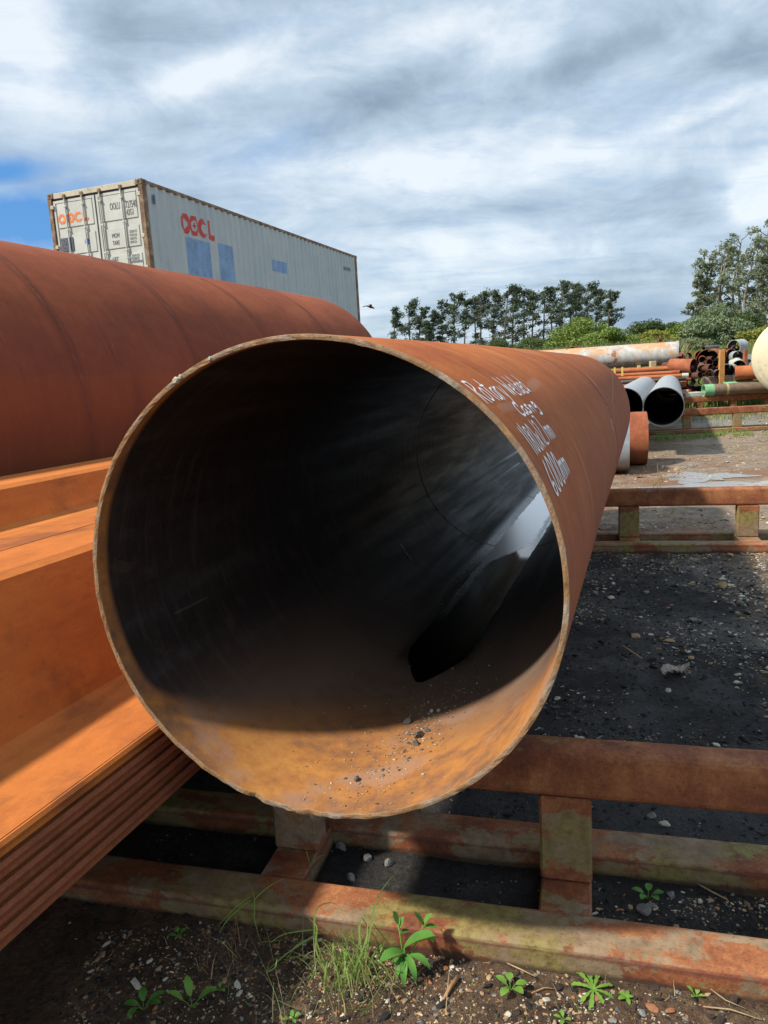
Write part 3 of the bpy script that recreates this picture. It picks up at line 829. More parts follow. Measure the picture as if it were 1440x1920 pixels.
# ------------------------------------------------------------------ ground
def graded(a, b, step, lo, hi, growth=1.12):
    xs = list(np.arange(a, b + 1e-6, step))
    s = step; x = a
    left = []
    while x > lo:
        s *= growth; x -= s; left.append(x)
    s = step; x = b; right = []
    while x < hi:
        s *= growth; x += s; right.append(x)
    return np.array(left[::-1] + xs + right)
gx = graded(-1.6, 3.2, 0.028, -900, 900)
gy = graded(1.35, 6.0, 0.028, -300, 1500)
GX, GY = np.meshgrid(gx, gy, indexing='ij')
GZ = ground_z(GX, GY)
V = np.stack([GX, GY, GZ], -1).reshape(-1, 3)
ny_ = len(gy)
I, J = np.meshgrid(np.arange(len(gx) - 1), np.arange(ny_ - 1), indexing='ij')
a = (I * ny_ + J).ravel()
F = np.stack([a, a + ny_, a + ny_ + 1, a + 1], -1)
ground = np_mesh('ground', V, F, M_SOIL, smooth=True)
tag(ground, kind='structure')

# ------------------------------------------------------------------ storage racks
def rounded_profile(w0, w1, h0, h1, r, k=3):
    pts = []
    for cx, cy, a0 in ((w1 - r, h1 - r, 0), (w0 + r, h1 - r, 90), (w0 + r, h0 + r, 180), (w1 - r, h0 + r, 270)):
        for i in range(k + 1):
            t = radians(a0 + 90 * i / k)
            pts.append((cx + r * cos(t), cy + r * sin(t)))
    return pts
def beam(mb, u0, u1, prof, mi=0, segs=24, wob=0.0, seed=0):
    """bar along local x with a (y, z) profile, very slightly dented"""
    n = len(prof); V = []
    rr = random.Random(seed)
    for k in range(segs + 1):
        u = u0 + (u1 - u0) * k / segs
        oy = wob * (rr.random() - 0.5); oz = wob * (rr.random() - 0.5)
        V += [(u, p[0] + oy, p[1] + oz) for p in prof]
    F = []
    for k in range(segs):
        for i in range(n):
            j = (i + 1) % n
            F.append((k * n + i, (k + 1) * n + i, (k + 1) * n + j, k * n + j)[::-1])
    mb.add(V, F, mi, False)
    mb.add([V[i] for i in range(n)], [tuple(range(n))], mi)
    mb.add([V[segs * n + i] for i in range(n)], [tuple(range(n))[::-1]], mi)
    return mb
RACK_H = 0.484
def rack(loc, rotz, u0, u1, posts, label, pw=0.148, H=RACK_H, legs=0.07):
    root = empty('storage_rack', loc, rotz)
    tag(root, label, 'rack', 'steel storage racks')
    beam(MB(), u0, u1, rounded_profile(0.0, 0.10, H - 0.150, H, 0.022), segs=40, wob=0.002, seed=1).build('top_rail', M_RACK, root)
    for v0, v1, s in ((-0.262, -0.120, 2), (0.150, 0.292, 3)):
        beam(MB(), u0, u1, rounded_profile(v0, v1, -0.06, legs, 0.016), segs=40, wob=0.002, seed=s).build('bottom_rail', M_RACK, root)
    for i, uc in enumerate(posts):
        p = MB(); p.box(uc - pw / 2, uc + pw / 2, 0.003, 0.094, legs - 0.002, H - 0.1505, c=0.008)
        p.build('post', M_RACK, root)
        t = MB(); t.box(uc - pw / 2 + 0.002, uc + pw / 2 - 0.002, -0.1195, 0.1495, -0.02, legs - 0.004, c=0.006)
        t.build('cross_tie', M_RACK, root)
    return root
rn = rack((0.5056, 1.9391, 0.0), radians(-15.45), -2.72, 3.1, [-0.040 + 0.845 * k for k in range(-3, 4)],
          'rusty steel rack with flaking green paint under the open mouth of the big pipe')
rm = rack((2.590, 6.150, 0.0), radians(-14.4), -3.2, 6.2, [0.430 + 0.94 * k for k in range(-3, 7)],
          'second rusty steel rack crossing behind the dark shaded soil, under the far pipe half', pw=0.168)

# ------------------------------------------------------------------ main pipe
PIPE_O = Vector((-0.19039, 1.69099, 1.0737))
pipe = empty('steel_pipe', PIPE_O, -YAW)
tag(pipe, 'large rusty orange steel pipe with its open dark mouth facing the camera', 'pipe')
NA = 240
ss = np.concatenate([np.array([0, 0.004, 0.02, 0.05]), np.linspace(0.12, 5.98, 60), np.array([6.0])])
th = np.linspace(0, 2 * pi, NA, endpoint=False)   # measured from +x (right) towards +z
OV, ROT, CA, CB = 0.01556, 0.156, 0.02275, 0.01716
def shell(R, s, th, rim_noise):
    """ring of the slightly oval, slightly skew cut pipe end"""
    k = max(0.0, 1 - s / 1.6)
    rx, rz = R + 0.59 * OV * k, R - 0.59 * OV * k
    X = rx * np.cos(th); Z = rz * np.sin(th)
    X, Z = X * cos(ROT) - Z * sin(ROT), X * sin(ROT) + Z * cos(ROT)
    lump = 1 + 0.0018 * np.sin(3 * th + 1.1) * k + 0.0012 * np.sin(5 * th + s) 
    X, Z = X * lump, Z * lump
    Y = s + (CA * X + CB * Z) * max(0.0, 1 - s / 3.0)
    if s < 0.01: Y = Y + rim_noise
    return np.stack([X, Y, Z], -1)
rimn = 0.0009 * np.interp(np.arange(NA), np.arange(0, NA + 1, 2), RNG.normal(0, 1, NA // 2 + 1)) 
phid = (np.degrees(th) + 360) % 360
for c, w, dp in ((243.5, 1.4, 0.007), (258.5, 1.2, 0.006), (262, 1.0, 0.004), (285, 2, 0.003), (40, 2.0, 0.003), (62, 1.2, 0.003)):
    rimn += dp * np.exp(-((phid - c) / w) ** 2)
def lathe(R, inner):
    V = np.concatenate([shell(R, float(s), th, rimn) for s in ss])
    n = len(ss)
    i = np.arange(NA); j = (i + 1) % NA
    F = []
    for k in range(n - 1):
        q = np.stack([k * NA + i, (k + 1) * NA + i, (k + 1) * NA + j, k * NA + j], -1)
        F.append(q if not inner else q[:, ::-1])
    return V, np.concatenate(F)
Vo, Fo = lathe(R_OUT, False); Vi, Fi = lathe(R_IN, True)
np_mesh('outer_skin', Vo, Fo[:, ::-1], M_MAIN_OUT, smooth=True, parent=pipe)
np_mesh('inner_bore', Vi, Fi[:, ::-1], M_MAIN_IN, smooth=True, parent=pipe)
def rim_ring(k0, sgn, name):
    A = Vo[k0 * NA:(k0 + 1) * NA]; B = Vi[k0 * NA:(k0 + 1) * NA]
    rows = [A, A * np.array([0.998, 1, 0.998]) - np.array([0, 0.0018 * sgn, 0]), (A + B) / 2 - np.array([0, 0.0024 * sgn, 0]),
            B * np.array([1.002, 1, 1.002]) - np.array([0, 0.0016 * sgn, 0]), B]
    jit = RNG.normal(0, 0.0005, (5, NA, 3)); jit[0] = 0; jit[4] = 0
    V = np.concatenate([r + jj for r, jj in zip(rows, jit)])
    i = np.arange(NA); j = (i + 1) % NA
    F = np.concatenate([np.stack([k * NA + i, k * NA + j, (k + 1) * NA + j, (k + 1) * NA + i], -1) for k in range(4)])
    if sgn > 0: F = F[:, ::-1]
    return np_mesh(name, V, F, M_RIM, smooth=False, parent=pipe)
rim_ring(0, 1, 'cut_edge')
rim_ring(len(ss) - 1, -1, 'cut_edge')
def cyl_pt(s, phi, r):
    """phi from the top, positive to the right"""
    return (r * sin(phi), s, r * cos(phi))
def skin_pt(s, phi, off):
    """point just off the slightly oval outer skin of the main pipe"""
    k = max(0.0, 1 - s / 1.6)
    rx, rz = R_OUT + 0.59 * OV * k + off, R_OUT - 0.59 * OV * k + off
    t = pi / 2 - phi
    for _ in range(3):
        X, Z = rx * cos(t), rz * sin(t)
        x, z = X * cos(ROT) - Z * sin(ROT), X * sin(ROT) + Z * cos(ROT)
        t -= atan2(z, x) - (pi / 2 - phi)
    X, Z = rx * cos(t), rz * sin(t)
    x, z = X * cos(ROT) - Z * sin(ROT), X * sin(ROT) + Z * cos(ROT)
    l = 1 + 0.0018 * sin(3 * t + 1.1) * k + 0.0012 * sin(5 * t + s)
    x, z = x * l, z * l
    return (x, s + (CA * x + CB * z) * max(0.0, 1 - s / 3.0), z)
def girth(name, s, r, w, h, mat, parent, n=160, inner=False, jitter=0.15):
    mb = MB(); V = []; prof = [(-w / 2, 0), (-w / 4, h), (w / 4, h), (w / 2, 0)]
    rr = random.Random(int(s * 100))
    for i in range(n):
        t = 2 * pi * i / n; j = 1 + jitter * (rr.random() - 0.5)
        for ds, dh in prof:
            V.append(cyl_pt(s + ds * j, t, r + (-dh if inner else dh) * j + (0.0005 if inner else -0.0005)))
    F = []
    for i in range(n):
        k = (i + 1) % n
        for q in range(3):
            f = (i * 4 + q, i * 4 + q + 1, k * 4 + q + 1, k * 4 + q)
            F.append(f[::-1] if not inner else f)
    mb.add(V, F, 0, True)
    return mb.build(name, mat, parent)
girth('weld_seam', 2.83, R_OUT, 0.016, 0.0018, M_SEAM_DK, pipe)
girth('weld_seam', 2.83, R_IN, 0.011, 0.002, M_GREYDK, pipe, inner=True)
girth('weld_seam', 4.55, R_IN, 0.008, 0.0012, M_GREYDK, pipe, inner=True)

def ribbon_on_pipe(mb, pts, w, r=R_OUT + 0.0012, mi=0, jit=0.0):
    """stroke painted on the pipe skin: pts are (s, p) with p the arc length from the crown"""
    pts = [np.array(p, float) for p in pts]
    # resample
    out = [pts[0]]
    for a, b in zip(pts[:-1], pts[1:]):
        L = np.linalg.norm(b - a); k = max(1, int(L / 0.009))
        for q in range(1, k + 1): out.append(a + (b - a) * q / k)
    # smooth
    P = np.array(out)
    for _ in range(2):
        Q = P.copy(); Q[1:-1] = (P[:-2] + 2 * P[1:-1] + P[2:]) / 4; P = Q
    V = []
    for k in range(len(P)):
        t = P[min(k + 1, len(P) - 1)] - P[max(k - 1, 0)]
        t = t / (np.linalg.norm(t) + 1e-9); nrm = np.array([-t[1], t[0]])
        ww = w * (1 + jit * (random.random() - 0.5))
        if k in (0, len(P) - 1): ww *= 0.6
        for sgn in (-0.5, 0.5):
            q = P[k] + nrm * ww * sgn
            V.append(skin_pt(q[0], q[1] / R_OUT, r - R_OUT))
    F = [(2 * k, 2 * k + 1, 2 * k + 3, 2 * k + 2) for k in range(len(P) - 1)]
    mb.add(V, F, mi, True)
GL = {  # hand-drawn capitals and small letters, unit box, y up
 'R': [[(0, 0), (0.02, 1)], [(-0.05, 0.95), (0.5, 0.98), (0.55, 0.68), (0.05, 0.5), (0.6, 0)]],
 'o': [[(0.3, 0.6), (0.02, 0.45), (0.05, 0.1), (0.35, 0.0), (0.55, 0.25), (0.5, 0.55), (0.25, 0.6)]],
 't': [[(0.25, 0.98), (0.22, 0.1), (0.4, 0.0)], [(0.0, 0.66), (0.5, 0.68)]],
 'a': [[(0.5, 0.58), (0.15, 0.58), (0.02, 0.25), (0.2, 0.0), (0.5, 0.2), (0.52, 0.58), (0.5, 0.1), (0.62, 0.0)]],
 'r': [[(0.05, 0.6), (0.08, 0.0)], [(0.08, 0.4), (0.25, 0.6), (0.48, 0.55)]],
 'y': [[(0.0, 0.6), (0.2, 0.1), (0.3, 0.1)], [(0.55, 0.62), (0.3, 0.05), (0.05, -0.35)]],
 'W': [[(0, 1), (0.15, 0.0), (0.35, 0.7), (0.55, 0.0), (0.75, 1)]],
 'e': [[(0.05, 0.32), (0.5, 0.38), (0.4, 0.62), (0.1, 0.55), (0.02, 0.2), (0.25, 0.0), (0.55, 0.1)]],
 'l': [[(0.15, 1.0), (0.12, 0.1), (0.3, 0.0)]],
 'd': [[(0.45, 0.5), (0.15, 0.58), (0.02, 0.25), (0.2, 0.0), (0.48, 0.2)], [(0.55, 1.0), (0.5, 0.1), (0.62, 0.0)]],
 'C': [[(0.6, 0.85), (0.3, 1.0), (0.02, 0.6), (0.1, 0.1), (0.45, 0.0), (0.65, 0.15)]],
 's': [[(0.45, 0.55), (0.1, 0.6), (0.12, 0.35), (0.42, 0.28), (0.4, 0.02), (0.0, 0.05)]],
 'n': [[(0.03, 0.6), (0.05, 0.0)], [(0.05, 0.4), (0.3, 0.6), (0.45, 0.45), (0.47, 0.0)]],
 'g': [[(0.48, 0.55), (0.12, 0.58), (0.05, 0.25), (0.3, 0.1), (0.5, 0.4)], [(0.52, 0.6), (0.62, -0.2), (0.4, -0.4), (0.1, -0.3)]],
 '1': [[(0.1, 1.0), (0.2, 0.0)]],
 '8': [[(0.5, 0.85), (0.25, 1.0), (0.05, 0.8), (0.5, 0.35), (0.4, 0.02), (0.08, 0.1), (0.1, 0.4), (0.52, 0.8)]],
 '0': [[(0.3, 1.0), (0.02, 0.6), (0.08, 0.1), (0.35, 0.0), (0.55, 0.45), (0.45, 0.95), (0.25, 1.0)]],
 'x': [[(0.0, 0.5), (0.45, 0.0)], [(0.45, 0.55), (0.0, 0.0)]],
 '2': [[(0.05, 0.8), (0.25, 1.0), (0.48, 0.8), (0.02, 0.03), (0.55, 0.05)]],
 '.': [[(0.05, 0.05), (0.12, 0.0)]],
 '7': [[(0.0, 0.97), (0.5, 1.0), (0.15, 0.0)]],
 'm': [[(0.0, 0.55), (0.02, 0.0)], [(0.02, 0.4), (0.2, 0.58), (0.3, 0.4), (0.3, 0.0)], [(0.3, 0.4), (0.5, 0.58), (0.6, 0.4), (0.62, 0.0)]],
 '6': [[(0.45, 1.0), (0.1, 0.6), (0.03, 0.15), (0.3, 0.0), (0.52, 0.2), (0.4, 0.45), (0.08, 0.3)]],
}
GW = {'W': 1.0, 'm': 0.85, '1': 0.38, '.': 0.3, 'l': 0.45, 'R': 0.8, 't': 0.62}
def write_line(mb, text, s0, s1, p_base, h, slope=0.0, w=0.0105):
    total = sum(0.55 if ch == ' ' else GW.get(ch, 0.72) for ch in text)
    k = (s1 - s0) / total; s = s0
    for ch in text:
        if ch == ' ': s += 0.55 * k; continue
        jy = (random.random() - 0.5) * 0.006; sc = 1 + (random.random() - 0.5) * 0.1
        for st in GL[ch]:
            ribbon_on_pipe(mb, [(s + x * k * 1.05 + (y - 0.4) * 0.004, p_base + slope * (s - s0) + jy - y * h * sc) for x, y in st], w, jit=0.25)
        s += GW.get(ch, 0.72) * k
D2A = R_OUT * pi / 180
for txt, s0, s1, pd, h, sl in (('Rotary Welded', 0.035, 0.70, 46.8, 0.080, -0.004), ('Casng', 0.25, 0.56, 52.4, 0.046, -0.01),
                               ('1180x12.7mm', 0.085, 0.50, 61.2, 0.078, -0.02), ('6000mm', 0.08, 0.43, 71.2, 0.088, -0.05)):
    mb = MB(); write_line(mb, txt, s0, s1, pd * D2A, h, sl, 0.0068 if len(txt) > 6 else 0.0082)
    mb.build('painted_lettering', M_WHITE, pipe)
# chalk tick marks by the weld
mb = MB()
pts = [(3.05 - 0.009 * (a - 40) + 0.01 * random.uniform(-1, 1), a * D2A) for a in np.arange(44, 92, 1.2)]
ribbon_on_pipe(mb, pts, 0.006, jit=1.2)
ribbon_on_pipe(mb, [(2.66, 72 * D2A), (2.60, 76 * D2A), (2.62, 79 * D2A)], 0.018, jit=1.5, r=R_OUT + 0.0014)
ribbon_on_pipe(mb, [(2.98, 47 * D2A), (2.92, 54 * D2A)], 0.010, jit=1.5, r=R_OUT + 0.0018)
mb.build('chalk_mark', M_CHALK, pipe)
mb = MB(); ribbon_on_pipe(mb, [(2.60, 78 * D2A), (3.4, 66 * D2A), (4.6, 56 * D2A), (5.4, 50 * D2A)], 0.012, jit=0.8, r=R_OUT + 0.0012)
mb.build('chalk_mark', plain('brown_chalk', (0.30, 0.16, 0.10), 0.2, 30, 0.9), pipe)
# dribble of spatter on the rim
M_SPAT = plain('pale_spatter', (0.42, 0.37, 0.28), 0.2, 40, 0.6)
for k, (a, r_) in enumerate(((-31, 0.010), (-29.5, 0.007), (-20.5, 0.006), (-30.5, 0.006))):
    p = skin_pt(-0.0035, radians(a), -0.005); mb = MB()
    mb.tube((p[0], p[1] - r_ * 0.5, p[2]), (p[0], p[1] + r_ * 0.3, p[2]), (r_ * 0.6, r_), 0, 7)
    mb.build('spatter', M_SPAT, pipe)

# water lying in the bottom of the bore
wv = []; wf = []
sq = np.linspace(0.80, 5.97, 150)
K = 11
for i, s in enumerate(sq):
    dep = 0.0024 + 0.0112 * float(sstep(np.array(s), 0.74, 1.25)) ** 0.6
    half = sqrt(R_IN ** 2 - (R_IN - dep) ** 2) - 0.0015
    half *= sqrt(min(1.0, (s - 0.795) / 0.22))
    ed = 1 + 0.10 * (vnoise(np.array(s * 9.0), np.array(3.3)) - 0.5) + 0.06 * (vnoise(np.array(s * 31.0), np.array(9.3)) - 0.5)
    ed2 = 1 + 0.10 * (vnoise(np.array(s * 9.0), np.array(13.3)) - 0.5) + 0.06 * (vnoise(np.array(s * 31.0), np.array(19.3)) - 0.5)
    for k in range(K):
        t = -1 + 2 * k / (K - 1)
        x = half * t * float(ed if t < 0 else ed2)
        wv.append((x + 0.006, s, max(-R_IN + dep, -sqrt(R_IN ** 2 - (x + 0.006) ** 2) + 0.0014) + 0.0092 * max(0.0, 1 - s / 1.6)))
    if i:
        for k in range(K - 1):
            a = (i - 1) * K + k
            wf.append((a, a + 1, a + K + 1, a + K))
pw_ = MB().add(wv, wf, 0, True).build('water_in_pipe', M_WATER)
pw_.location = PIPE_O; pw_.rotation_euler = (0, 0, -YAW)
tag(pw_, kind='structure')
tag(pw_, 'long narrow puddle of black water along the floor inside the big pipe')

def pipe_world(s, phi_deg, off=0.0):
    """point on the bore, phi from the bottom, positive right"""
    x, y, z = skin_pt(s, pi - radians(phi_deg), R_IN - R_OUT - off)
    p = LT * x + AX * y
    return Vector((PIPE_O.x + p.x, PIPE_O.y + p.y, PIPE_O.z + z))

def lump(rx, ry, rz, seed, sub=2, rough=0.28, facets=True):
    """irregular stone / clod, numpy arrays"""
    import bmesh
    bm = bmesh.new(); bmesh.ops.create_icosphere(bm, subdivisions=sub, radius=1.0)
    rr = random.Random(seed)
    dirs = [Vector((rr.gauss(0, 1), rr.gauss(0, 1), rr.gauss(0, 1))).normalized() for _ in range(9)]
    cut = [rr.uniform(0.38, 0.82) for _ in dirs]
    for v in bm.verts:
        p = v.co.copy()
        for d_, c_ in zip(dirs, cut):
            q = p.dot(d_)
            if q > c_: p -= d_ * (q - c_) * 0.97
        p *= 1 + rough * 0.25 * (rr.random() - 0.5)
        v.co = Vector((p.x * rx, p.y * ry, p.z * rz))
    bm.verts.index_update()
    V = np.array([v.co[:] for v in bm.verts]); F = np.array([[v.index for v in f.verts] for f in bm.faces])
    bm.free()
    return V, F
def stone(name, loc, size, seed, mat, label=None, cat='stone', group=None, rotz=0.0, parent=None, sub=2, flat=0.6):
    V, F = lump(size, size * random.Random(seed).uniform(0.65, 0.95), size * flat, seed, sub)
    o = np_mesh(name, V, F, mat, parent=parent, loc=loc, rotz=rotz)
    if label: tag(o, label, cat, group)
    return o

# grit and clods lying on the floor of the mouth
for s, ph, sz, fl, lb in ((0.395, 13.0, 0.021, 0.75, 'largest crumbly grey clod lying in the rusty mouth of the big pipe'),
                      (0.50, 6.0, 0.019, 0.7, 'dark grey clod at the shadow edge inside the pipe mouth, left of the largest'),
                      (0.155, 3.0, 0.0115, 0.8, 'small pale clod lying alone near the lower lip of the pipe'),
                      (0.345, 13.8, 0.015, 0.8, 'dark clod touching the near side of the largest clod in the pipe mouth'),
                      (0.43, 14.6, 0.011, 0.7, 'small grey clod just behind the largest one in the pipe mouth'),
                      (0.565, 12.0, 0.010, 0.8, 'small pale round pebble inside the pipe mouth, farthest of the pale ones'),
                      (0.56, 14.5, 0.009, 0.8, 'small pale round pebble beside its twin in the pipe mouth, on the right')):
    p = pipe_world(s, ph)
    stone('dirt_clod' if sz > 0.0105 else 'pebble', (p.x, p.y, p.z + sz * fl * 0.55), sz, int(s * 1000 + ph), STONE[2] if 'pale' in lb and sz < 0.0105 else M_CLOD, lb,
          'dirt clod' if sz > 0.0105 else 'pebble', 'clods and pebbles in the pipe mouth', rotz=random.random() * 3, flat=fl)
base = [lump(1, 0.8, 0.6, 60 + k, 1) for k in range(6)]
def scatter(name, pts, sizes, mats, mi, zoff=0.25, kind='stuff', seed=3, label=None):
    rng = np.random.default_rng(seed)
    VV = []; FF = []; MM = []; n = 0
    for (x, y, z), sz, m in zip(pts, sizes, mi):
        V, F = base[rng.integers(6)]
        a = rng.random() * 6.28; c, s = cos(a), sin(a)
        asp = rng.uniform(0.6, 1.0)
        tlt = rng.normal(0, 0.25)
        q = V * [sz, sz * asp, sz * rng.uniform(0.45, 0.9)]
        q = np.stack([q[:, 0] * c - q[:, 1] * s, q[:, 0] * s + q[:, 1] * c, q[:, 2] + q[:, 0] * tlt * 0.5], -1) + [x, y, z + sz * zoff]
        VV.append(q); FF.append(F + n); n += len(q); MM.append(np.full(len(F), m))
    o = np_mesh(name, np.concatenate(VV), np.concatenate(FF), mats, np.concatenate(MM))
    tag(o, label, kind=kind)
    return o
gp = []; gs = []; gm_ = []
for _ in range(1300):
    if random.random() < 0.75: s = abs(random.gauss(0.42, 0.20)); ph = random.gauss(11 + 10 * (s - 0.4), 6.5)
    else: s = random.uniform(0.02, 1.1); ph = random.gauss(8, 16)
    if s < 0.02: continue
    p = pipe_world(s, ph); gp.append(tuple(p)); gs.append(min(0.009, 0.0020 * math.exp(random.gauss(0.15, 0.6)))); gm_.append(random.choice((0, 0, 1, 1, 2)))
for _ in range(260):
    s = random.uniform(0.9, 4.5); ph = random.choice((1, 1, -1)) * random.gauss(11, 3.0)
    p = pipe_world(s, ph); gp.append(tuple(p)); gs.append(random.uniform(0.0012, 0.0035)); gm_.append(random.choice((0, 1, 2)))
scatter('grit', gp, gs, [M_CLOD, STONE[1], STONE[2]], gm_, label='loose grit on the floor of the big pipe')

# ------------------------------------------------------------------ large red pipe on the left
BY = 0.3602
BL, BR_, BZ = -4.37179, 1.241448, 0.13 + 1.241448
bo = Vector((cos(BY) * BL, -sin(BY) * BL, BZ))
big = empty('steel_pipe', bo, -BY)
tag(big, 'wider dull red rusty steel pipe lying on the left, above the orange sheet piles', 'pipe')
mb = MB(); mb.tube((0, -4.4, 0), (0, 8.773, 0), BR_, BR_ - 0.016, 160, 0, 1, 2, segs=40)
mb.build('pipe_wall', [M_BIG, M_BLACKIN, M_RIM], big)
for s in (-0.3, 0.95, 2.2, 3.54, 4.78, 6.0, 7.40):
    girth('weld_seam', s, BR_, 0.020, 0.0035, M_SEAM_DK, big, jitter=0.5)

# ------------------------------------------------------------------ sheet piles between the two pipes
def plate(mb, path, t, s0, s1, mi=0, segs=10, edge_mi=None):
    """thin folded plate: path in (lat, z), thickness t, running along the pile"""
    P = [np.array(p, float) for p in path]
    nr = []
    for k in range(len(P)):
        a = P[max(k - 1, 0)]; b = P[min(k + 1, len(P) - 1)]
        d = (b - a) / np.linalg.norm(b - a); nr.append(np.array([-d[1], d[0]]))
    up_ = P; dn = [p - q * t * (1 if q[1] > 0 else -1) for p, q in zip(P, nr)]
    loop = up_ + dn[::-1]; n = len(loop); V = []
    for k in range(segs + 1):
        s = s0 + (s1 - s0) * k / segs
        V += [(p[0], s, p[1]) for p in loop]
    F = []; m = []
    for k in range(segs):
        for i in range(n):
            j = (i + 1) % n
            F.append((k * n + i, (k + 1) * n + i, (k + 1) * n + j, k * n + j))
            m.append(edge_mi if (edge_mi is not None and i in (len(P) - 1, n - 1)) else mi)
    mb.add(V, F, m, False)
    mb.add(V[:n], [tuple(range(n))], mi); mb.add(V[-n:], [tuple(range(n))[::-1]], mi)
def pile_obj(paths, s0, s1, label, z_off=0.0, x_off=0.0):
    root = empty('sheet_pile', (0, 0, CAM_Z), -YAW)
    tag(root, label, 'sheet pile', 'rusty steel sheet piles stacked between the two pipes')
    for nm, path, t in paths:
        mb = MB(); plate(mb, [(x + x_off, z + z_off) for x, z in path], t, s0, s1, 0, 10, 1)
        mb.build(nm, [M_PILE, M_PILE_DK], root)
    return root
ord_ = ['topmost orange sheet pile with the broad sunlit lower flange beside the pipe', 'sheet pile nested second from the top in the right stack, only its edge showing',
        'sheet pile nested third from the top in the right stack, a dark edge', 'sheet pile nested fourth from the top in the right stack, a dark edge',
        'lowest sheet pile of the right stack, its edge lying on the rack']
for k in range(5):
    zo = -0.0300 * k; xo = 0.0; ex = 0.021 * k
    t = 0.011
    A_ = [('folded_plate', [(-2.088, -0.510), (-1.835, -0.510), (-1.800, -0.525), (-1.632, -0.912), (-1.595, -0.934), (-1.318 + ex, -0.934)], t)]
    r_ = pile_obj(A_, -1.6, 8.6, ord_[k], zo, xo)
    mb = MB(); plate(mb, [(-1.318 + ex, -0.936 + zo), (-1.304 + ex, -0.930 + zo), (-1.296 + ex, -0.938 + zo), (-1.298 + ex, -0.952 + zo), (-1.312 + ex, -0.956 + zo)], 0.006, -1.6, 8.6, 0, 10)
    mb.build('interlock', M_PILE_DK if k else M_PILE, r_)
for k in range(3):
    zo = -0.0300 * k; xo = -0.004 * k
    pile_obj([('folded_plate', [(-2.112, -0.514), (-2.425, -0.514), (-2.450, -0.502), (-2.515, -0.365), (-2.545, -0.351), (-2.83, -0.351)][::-1], 0.011)], -1.6, 8.2,
             ['topmost orange sheet pile of the left stack, directly below the big red pipe', 'second sheet pile of the left stack under the topmost one',
              'third sheet pile of the left stack, hidden low beneath the others'][k], zo, xo)
for s, w_ in ((1.2, 'front'), (6.6, 'back')):
    q = MB(); q.box(BL - 0.8, BL + 0.8, s - 0.12, s + 0.12, -0.03, 0.128, c=0.01)
    tag(q.build('timber_bearer', M_TIMBER, None, (0, 0, 0), -BY), 'wide timber bearer on the ground under the red pipe, %s one' % w_, 'bearer', 'bearers under the wide red pipe')
# bearers under the left stack
for s in (2.05, 6.4):
    bb = MB(); bb.box(-2.60, -2.16, s - 0.1, s + 0.1, RACK_H, CAM_Z - 0.514 - 0.075, c=0.008)
    o = bb.build('timber_bearer', M_RUST_B, None, (0, 0, 0), -YAW)
    tag(o, 'dark bearer block %s the left sheet pile stack on the rack' % ('in front, holding up' if s < 3 else 'at the back, holding up'), 'bearer', 'bearers under the sheet piles')

# ------------------------------------------------------------------ shipping container
CW, CL, CH = 2.438, 12.192, 2.591
def corrug_x(y):
    """outward depth of the side wall at distance y along it (metres, negative = inward)"""
    p = 0.278; u = (y - 0.20) % p
    if u < 0.072: return -0.010
    if u < 0.140: return -0.010 - 0.036 * (u - 0.072) / 0.068
    if u < 0.210: return -0.046
    return -0.046 + 0.036 * (u - 0.210) / 0.068
def corrug_breaks(y0, y1):
    p = 0.278; ys = [y0, y1]; k = math.floor((y0 - 0.20) / p) - 1
    while 0.20 + k * p < y1:
        for u in (0, 0.072, 0.140, 0.210):
            y = 0.20 + k * p + u
            if y0 < y < y1: ys.append(y)
        k += 1
    return sorted(ys)
def corr_strip(mb, y0, y1, z0, z1, off=0.0, mi=0):
    ys = corrug_breaks(y0, y1); V = []
    for y in ys: V += [(corrug_x(y) + off, y, z0), (corrug_x(y) + off, y, z1)]
    mb.add(V, [(2 * k, 2 * k + 2, 2 * k + 3, 2 * k + 1) for k in range(len(ys) - 1)], mi)
def text_mesh(body, size, name, mat, parent, loc, rot, sx=1.0, extr=0.002, sub=None):
    cu = bpy.data.curves.new(name, 'FONT'); cu.body = body; cu.size = size; cu.extrude = extr
    cu.resolution_u = 3
    tmp = bpy.data.objects.new(name + '_tmp', cu); COL.objects.link(tmp)
    dg = bpy.context.evaluated_depsgraph_get()
    me = bpy.data.meshes.new_from_object(tmp.evaluated_get(dg))
    bpy.data.objects.remove(tmp); bpy.data.curves.remove(cu)
    me.materials.clear(); me.materials.append(mat)
    o = bpy.data.objects.new(name, me); COL.objects.link(o)
    o.parent = parent; o.location = loc; o.rotation_euler = rot; o.scale = (sx, 1, 1)
    return o
def logo_shapes(u, v):
    """OOCL-like block lettering: u 0..1 over the word, v 0..1 up"""
    def ring(cx, w, hole=0.42, gap=None):
        x = abs(u - cx) / w; y = abs(v - 0.5) / 0.5
        # octagonal body
        inside = max(x, y, (x + y) * 0.70) < 1.0
        xi = x / hole; yi = y / (hole * 1.0)
        hollow = max(xi, yi, (xi + yi) * 0.75) < 1.0
        return inside and not hollow
    if u < 0.27: return ring(0.130, 0.130, 0.48)
    if u < 0.53:
        if not ring(0.395, 0.130, 0.55): 
            x = abs(u - 0.395) / 0.13; y = abs(v - 0.5) / 0.5
            return (x * y < 0.012) and x < 0.42 and y < 0.42
        return True
    if u < 0.79: return ring(0.660, 0.128, 0.48) and not (u > 0.675 and abs(v - 0.5) < 0.24)
    return (0.805 < u < 0.865) or (u >= 0.805 and v < 0.30)
